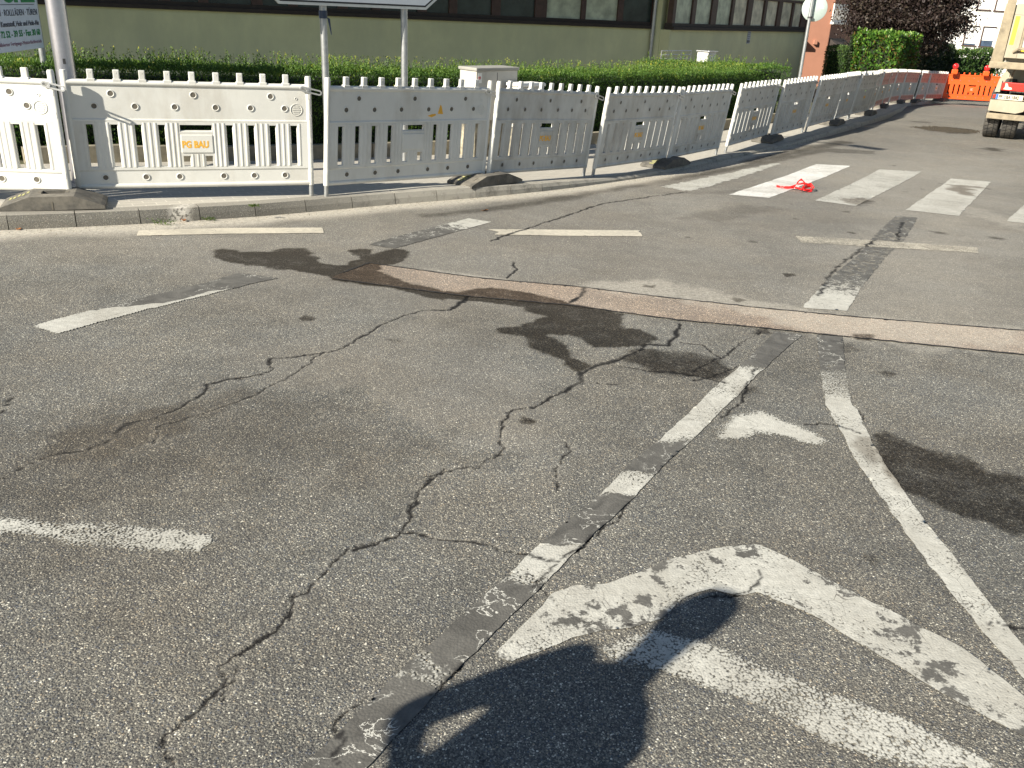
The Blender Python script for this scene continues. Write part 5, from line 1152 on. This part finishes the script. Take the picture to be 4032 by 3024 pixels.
for k, (px, py, lab) in enumerate(((445, 884, 'orange dry leaf in the gutter just left of the weed tuft'), (725, 874, 'dry leaf in the gutter between the two weed tufts'), (1908, 831, 'orange dry leaf on the road edge right of the blacked-out dash'), (3048, 586, 'brown dry leaf at the foot of the far kerb'), (75, 905, 'brown dry leaf against the kerb at the left edge'))):
    p = G(px, py); vs = []; n = 9
    q = MB(); sz = .035 if k != 2 else .05
    for rr, zz in ((0, .006), (1, .012+.01*(k % 2))):
        for j in range(n): a = 2*PI*j/n; m_ = sz*rr*(1 if j % 2 else .55); vs.append((math.cos(a)*m_, math.sin(a)*m_*.7, zz+.006*math.sin(a*3)*rr))
    q.add(vs, [(j, (j+1) % n, n+(j+1) % n, n+j) for j in range(n)]); o = q.build('dry_leaf', MA['dryleaf'], None, tuple(p), (.1, .15*(k % 3), k*1.3)); tag(o, lab, 'leaf', 'dry leaves by the kerb')
for px, py, sc_, lab in ((640, 886, .09, 'green weed tuft growing at the foot of the kerb'), (820, 868, .05, 'small dry weed tuft at the foot of the kerb'), (1000, 815, .04, 'tiny green weed growing in a kerb joint')):
    p = G(px, py) if py > 850 else G(px, py, .12); k = 90; a = RNG.random(k)*2*PI; rr = RNG.random(k)**.6*sc_; pos = np.stack([np.cos(a)*rr*1.4, np.sin(a)*rr*.5, .005+RNG.random(k)*sc_*.5], 1)
    o = leaves('weed_tuft', pos, np.stack([np.cos(a), np.sin(a), RNG.random(k)+.3], 1), .022, MA['weed'], None, .3); o.location = tuple(p); tag(o, lab, 'weed', 'weeds at the kerb')
gq = MB(); gk = resample(KERB, .02); gk = gk[(gk[:, 0] > -4.6) & (gk[:, 1] < 15)]; gn = offs(gk, 1.0)-gk
for _ in range(1500):
    i_ = random.randrange(len(gk)); d_ = random.expovariate(9); x, y = gk[i_]-gn[i_]*d_; z = float(zf(y)); r_ = random.uniform(.0025, .008)
    a_ = random.random()*6.3; vs = [(x+r_*math.cos(a_)*random.uniform(.7, 1.3), y+r_*math.sin(a_), z), (x+r_*math.cos(a_+2.1), y+r_*math.sin(a_+2.1)*random.uniform(.7, 1.3), z), (x+r_*math.cos(a_+4.2), y+r_*math.sin(a_+4.2), z), (x, y, z+r_*.8)]
    gq.add(vs, [(0, 1, 3), (1, 2, 3), (2, 0, 3)])
MA['grit'] = mat_plain('grit', (.30, .27, .21), .9, var=.7, sc=40); gq.build('gutter_grit', MA['grit'])['kind'] = 'stuff'
# crumbs of earth on the road beside the truck
MA['clod'] = mat_plain('earth_clod', (.045, .037, .026), .95, var=.4, sc=30)
pm = np.array(r4([(1180, 1190), (1330, 1180), (1500, 1190), (1700, 1215), (1790, 1225), (1760, 1245), (1500, 1240), (1300, 1215)])); bb = [pm[:, 0].min(), pm[:, 0].max(), pm[:, 1].min(), pm[:, 1].max()]
q = MB(); cnt = 0
while cnt < 900:
    x = random.uniform(bb[0]-1.5, bb[1]+.8); y = random.uniform(bb[2]-.8, bb[3]+.8); sdv = poly_sdf(pm, np.array([x]), np.array([y]))[0]
    if sdv > 0 and random.random() < sdv*1.5+.75: continue
    r_ = random.uniform(.008, .035)*(1 if sdv < 0 else .8); z = float(zf(y))
    vs = [(x+r_*random.uniform(.6, 1.2)*a, y+r_*random.uniform(.6, 1.2)*b, z+r_*random.uniform(.4, .8)*c) for a, b, c in ((1,0,0),(-1,0,0),(0,1,0),(0,-1,0),(0,0,1),(0,0,-.2))]
    q.add(vs, [(0,2,4),(2,1,4),(1,3,4),(3,0,4),(2,0,5),(1,2,5),(3,1,5),(0,3,5)]); cnt += 1
q.build('spilled_earth', MA['clod'])['kind'] = 'stuff'

# ------------------------------------------------------------------ person whose shadow falls on the road
MA['skin'] = mat_plain('skin', (.52, .30, .20), .6, var=.05); MA['shirt'] = mat_plain('navy_shirt', (.05, .07, .13), .8, var=.1, sc=30); MA['trousers'] = mat_plain('grey_trousers', (.09, .09, .10), .85, var=.15, sc=30); MA['hair'] = mat_plain('brown_hair', (.05, .03, .02), .7); MA['shoe'] = mat_plain('black_shoe', (.03, .03, .03), .6)
def remeshed(name, q, mat, parent, vox=.011, it=4):
    o = q.build(name); m = o.modifiers.new('r', 'REMESH'); m.mode = 'VOXEL'; m.voxel_size = vox; m.use_smooth_shade = True; m = o.modifiers.new('s', 'SMOOTH'); m.factor = .5; m.iterations = it
    dg = bpy.context.evaluated_depsgraph_get(); m2 = bpy.data.meshes.new_from_object(o.evaluated_get(dg)); bpy.data.objects.remove(o); m2.name = name; m2.materials.clear(); m2.materials.append(mat)
    r = bpy.data.objects.new(name, m2); C.objects.link(r); r.parent = parent; return r
def loft(q, rings, n=20):                     # (x, y, z, rx, ry), closed
    vs = [(x+a*math.cos(2*PI*k/n), y+b*math.sin(2*PI*k/n), z) for x, y, z, a, b in rings for k in range(n)]; m = len(rings)
    q.add(vs, [(i*n+k, i*n+(k+1) % n, (i+1)*n+(k+1) % n, (i+1)*n+k) for i in range(m-1) for k in range(n)]+[tuple(range(n))[::-1], tuple((m-1)*n+k for k in range(n))])
def limb(q, pts, rad):
    q.tube(pts, rad, 14)
    for p, r_ in zip(pts, rad):
        loft(q, [(p[0], p[1], p[2]+r_*z, r_*math.sqrt(1-z*z)+.001, r_*math.sqrt(1-z*z)+.001) for z in (-.98, -.8, -.4, 0, .4, .8, .98)], 12)
dN = np.array([math.cos(SUN_AZ), -math.sin(SUN_AZ)]); dS = np.array([math.sin(SUN_AZ), math.cos(SUN_AZ)])
pp = dS*(-.99)+dN*(-1.10); per = empty('person', (pp[0], pp[1], float(zf(pp[1]))), math.atan2(dS[1], dS[0]), label='person in navy shirt standing just outside the photo, whose shadow lies on the road', cat='person')
# local x = facing, y = left, z = up
ARML = [(-.01, .175, 1.395), (-.03, .245, 1.28), (-.04, .292, 1.165), (.03, .255, 1.09), (.08, .20, 1.03)]; ARMR = [(0, -.125, 1.315), (.0, -.15, 1.20), (.0, -.155, 1.07), (.12, -.11, 1.10), (.24, -.03, 1.16)]
LEGS = [[(0, .09*k, .90), (.01, .105*k, .70), (.02, .115*k, .50), (-.01, .12*k, .30), (-.03, .125*k, .08)] for k in (-1, 1)]
def torso(q, g=0.0, z1=1.44):
    R = [(0, 0, .86, .10, .15), (0, 0, .93, .115, .165), (0, 0, 1.02, .11, .155), (0, 0, 1.12, .11, .16), (0, 0, 1.22, .12, .172), (0, .01, 1.30, .12, .178), (0, .02, 1.36, .105, .165), (0, .03, 1.405, .08, .13), (0, .03, 1.44, .06, .075)]
    loft(q, [(x, y, z, a+g, b+g) for x, y, z, a, b in R if z <= z1])
q = MB(); torso(q); q.tube([(0, .022, 1.40), (.005, .030, 1.48), (.02, .045, 1.57)], [.072, .060, .062], 14)
loft(q, [(.035, .052, 1.500, .03, .035), (.035, .055, 1.525, .055, .052), (.03, .06, 1.58, .078, .062), (.02, .06, 1.62, .092, .074), (.015, .06, 1.66, .096, .078), (.01, .06, 1.70, .088, .072), (.01, .06, 1.73, .06, .05), (.01, .06, 1.743, .02, .02)])
loft(q, [(.105, .06, 1.598, .018, .016), (.115, .06, 1.612, .018, .015), (.105, .06, 1.635, .014, .010), (.095, .06, 1.655, .01, .008)], 10)
limb(q, ARML, [.052, .044, .038, .034, .026]); limb(q, ARMR, [.052, .044, .038, .034, .026])
for l in LEGS: limb(q, l, [.085, .072, .052, .05, .036])
for base, fd, sd_ in ((Vector(ARML[-1]), Vector((.75, -.45, -.5)).normalized(), Vector((.3, .1, -.9)).normalized()), (Vector(ARMR[-1]), Vector((.80, .45, .25)).normalized(), Vector((-.1, -.2, .95)).normalized())):
    palm = base+fd*.05; q.tube([tuple(base), tuple(palm), tuple(palm+fd*.035)], [.024, .032, .028], 10)
    for k in range(4):
        L_ = (.9, 1.0, .95, .75)[k]; a = palm+fd*.035+sd_*(.022-.0155*k); nrm = fd.cross(sd_).normalized()*.3; b = a+(fd+nrm*.5)*.035*L_; c = b+(fd+nrm*2.2).normalized()*.028*L_; d = c+(fd*.4+nrm*3).normalized()*.018*L_
        q.tube([tuple(a), tuple(b), tuple(c), tuple(d)], [.0095, .0088, .008, .0068], 8)
    a = base+fd*.02+sd_*.024; b = a+(fd+sd_*1.1).normalized()*.036; c = b+(fd*1.1+sd_*.3).normalized()*.028; q.tube([tuple(a), tuple(b), tuple(c)], [.013, .0105, .008], 8)
body = remeshed('body', q, MA['skin'], per, .006, 3)
q = MB(); torso(q, .012, 1.41); limb(q, ARML[:3], [.066, .056, .052]); limb(q, ARMR[:3], [.066, .056, .052]); remeshed('shirt', q, MA['shirt'], body, .011, 5)
q = MB(); loft(q, [(0, 0, .82, .11, .16), (0, 0, .90, .128, .178), (0, 0, .97, .125, .17)]);
for l in LEGS: limb(q, l, [.10, .086, .068, .064, .056])
remeshed('trousers', q, MA['trousers'], body, .011, 5)
for k in (-1, 1):
    q = MB(); y = .125*k; q.tube([(-.09, y, .04), (-.02, y, .05), (.08, y+.01*k, .04), (.17, y+.02*k, .032)], [.036, .045, .042, .028], 12); q.tube([(-.03, y, .05), (-.03, y, .10)], [.045, .045], 12); remeshed('shoe', q, MA['shoe'], body, .01, 3)
q = MB(); loft(q, [(-.045, .06, 1.59, .045, .06), (-.02, .06, 1.64, .085, .083), (-.01, .06, 1.70, .092, .084), (.0, .06, 1.735, .072, .064), (.0, .06, 1.757, .03, .03)]); remeshed('hair', q, MA['hair'], body, .009, 3)
for k in (-1, 1):
    q = MB(); q.lathe([(.001, -.008), (.011, -.004), (.013, 0), (.011, .004), (.001, .008)], (.092, .06+.030*k, 1.652), 10, 'X'); q.build('eye', MA['white'], body)
    q = MB(); q.lathe([(.001, -.004), (.0055, -.002), (.0055, .002), (.001, .003)], (.100, .06+.030*k, 1.652), 10, 'X'); q.build('iris', MA['hair'], body)
    q = MB(); q.lathe([(.001, -.008), (.022, -.005), (.030, 0), (.022, .005), (.001, .008)], (.01, .06+.080*k, 1.635), 12, 'Y'); q.build('ear', MA['skin'], body)
q = MB(); q.tube([(.098, .038, 1.580), (.108, .06, 1.578), (.098, .082, 1.580)], .006, 6); q.build('mouth', MA['tail_red'], body)
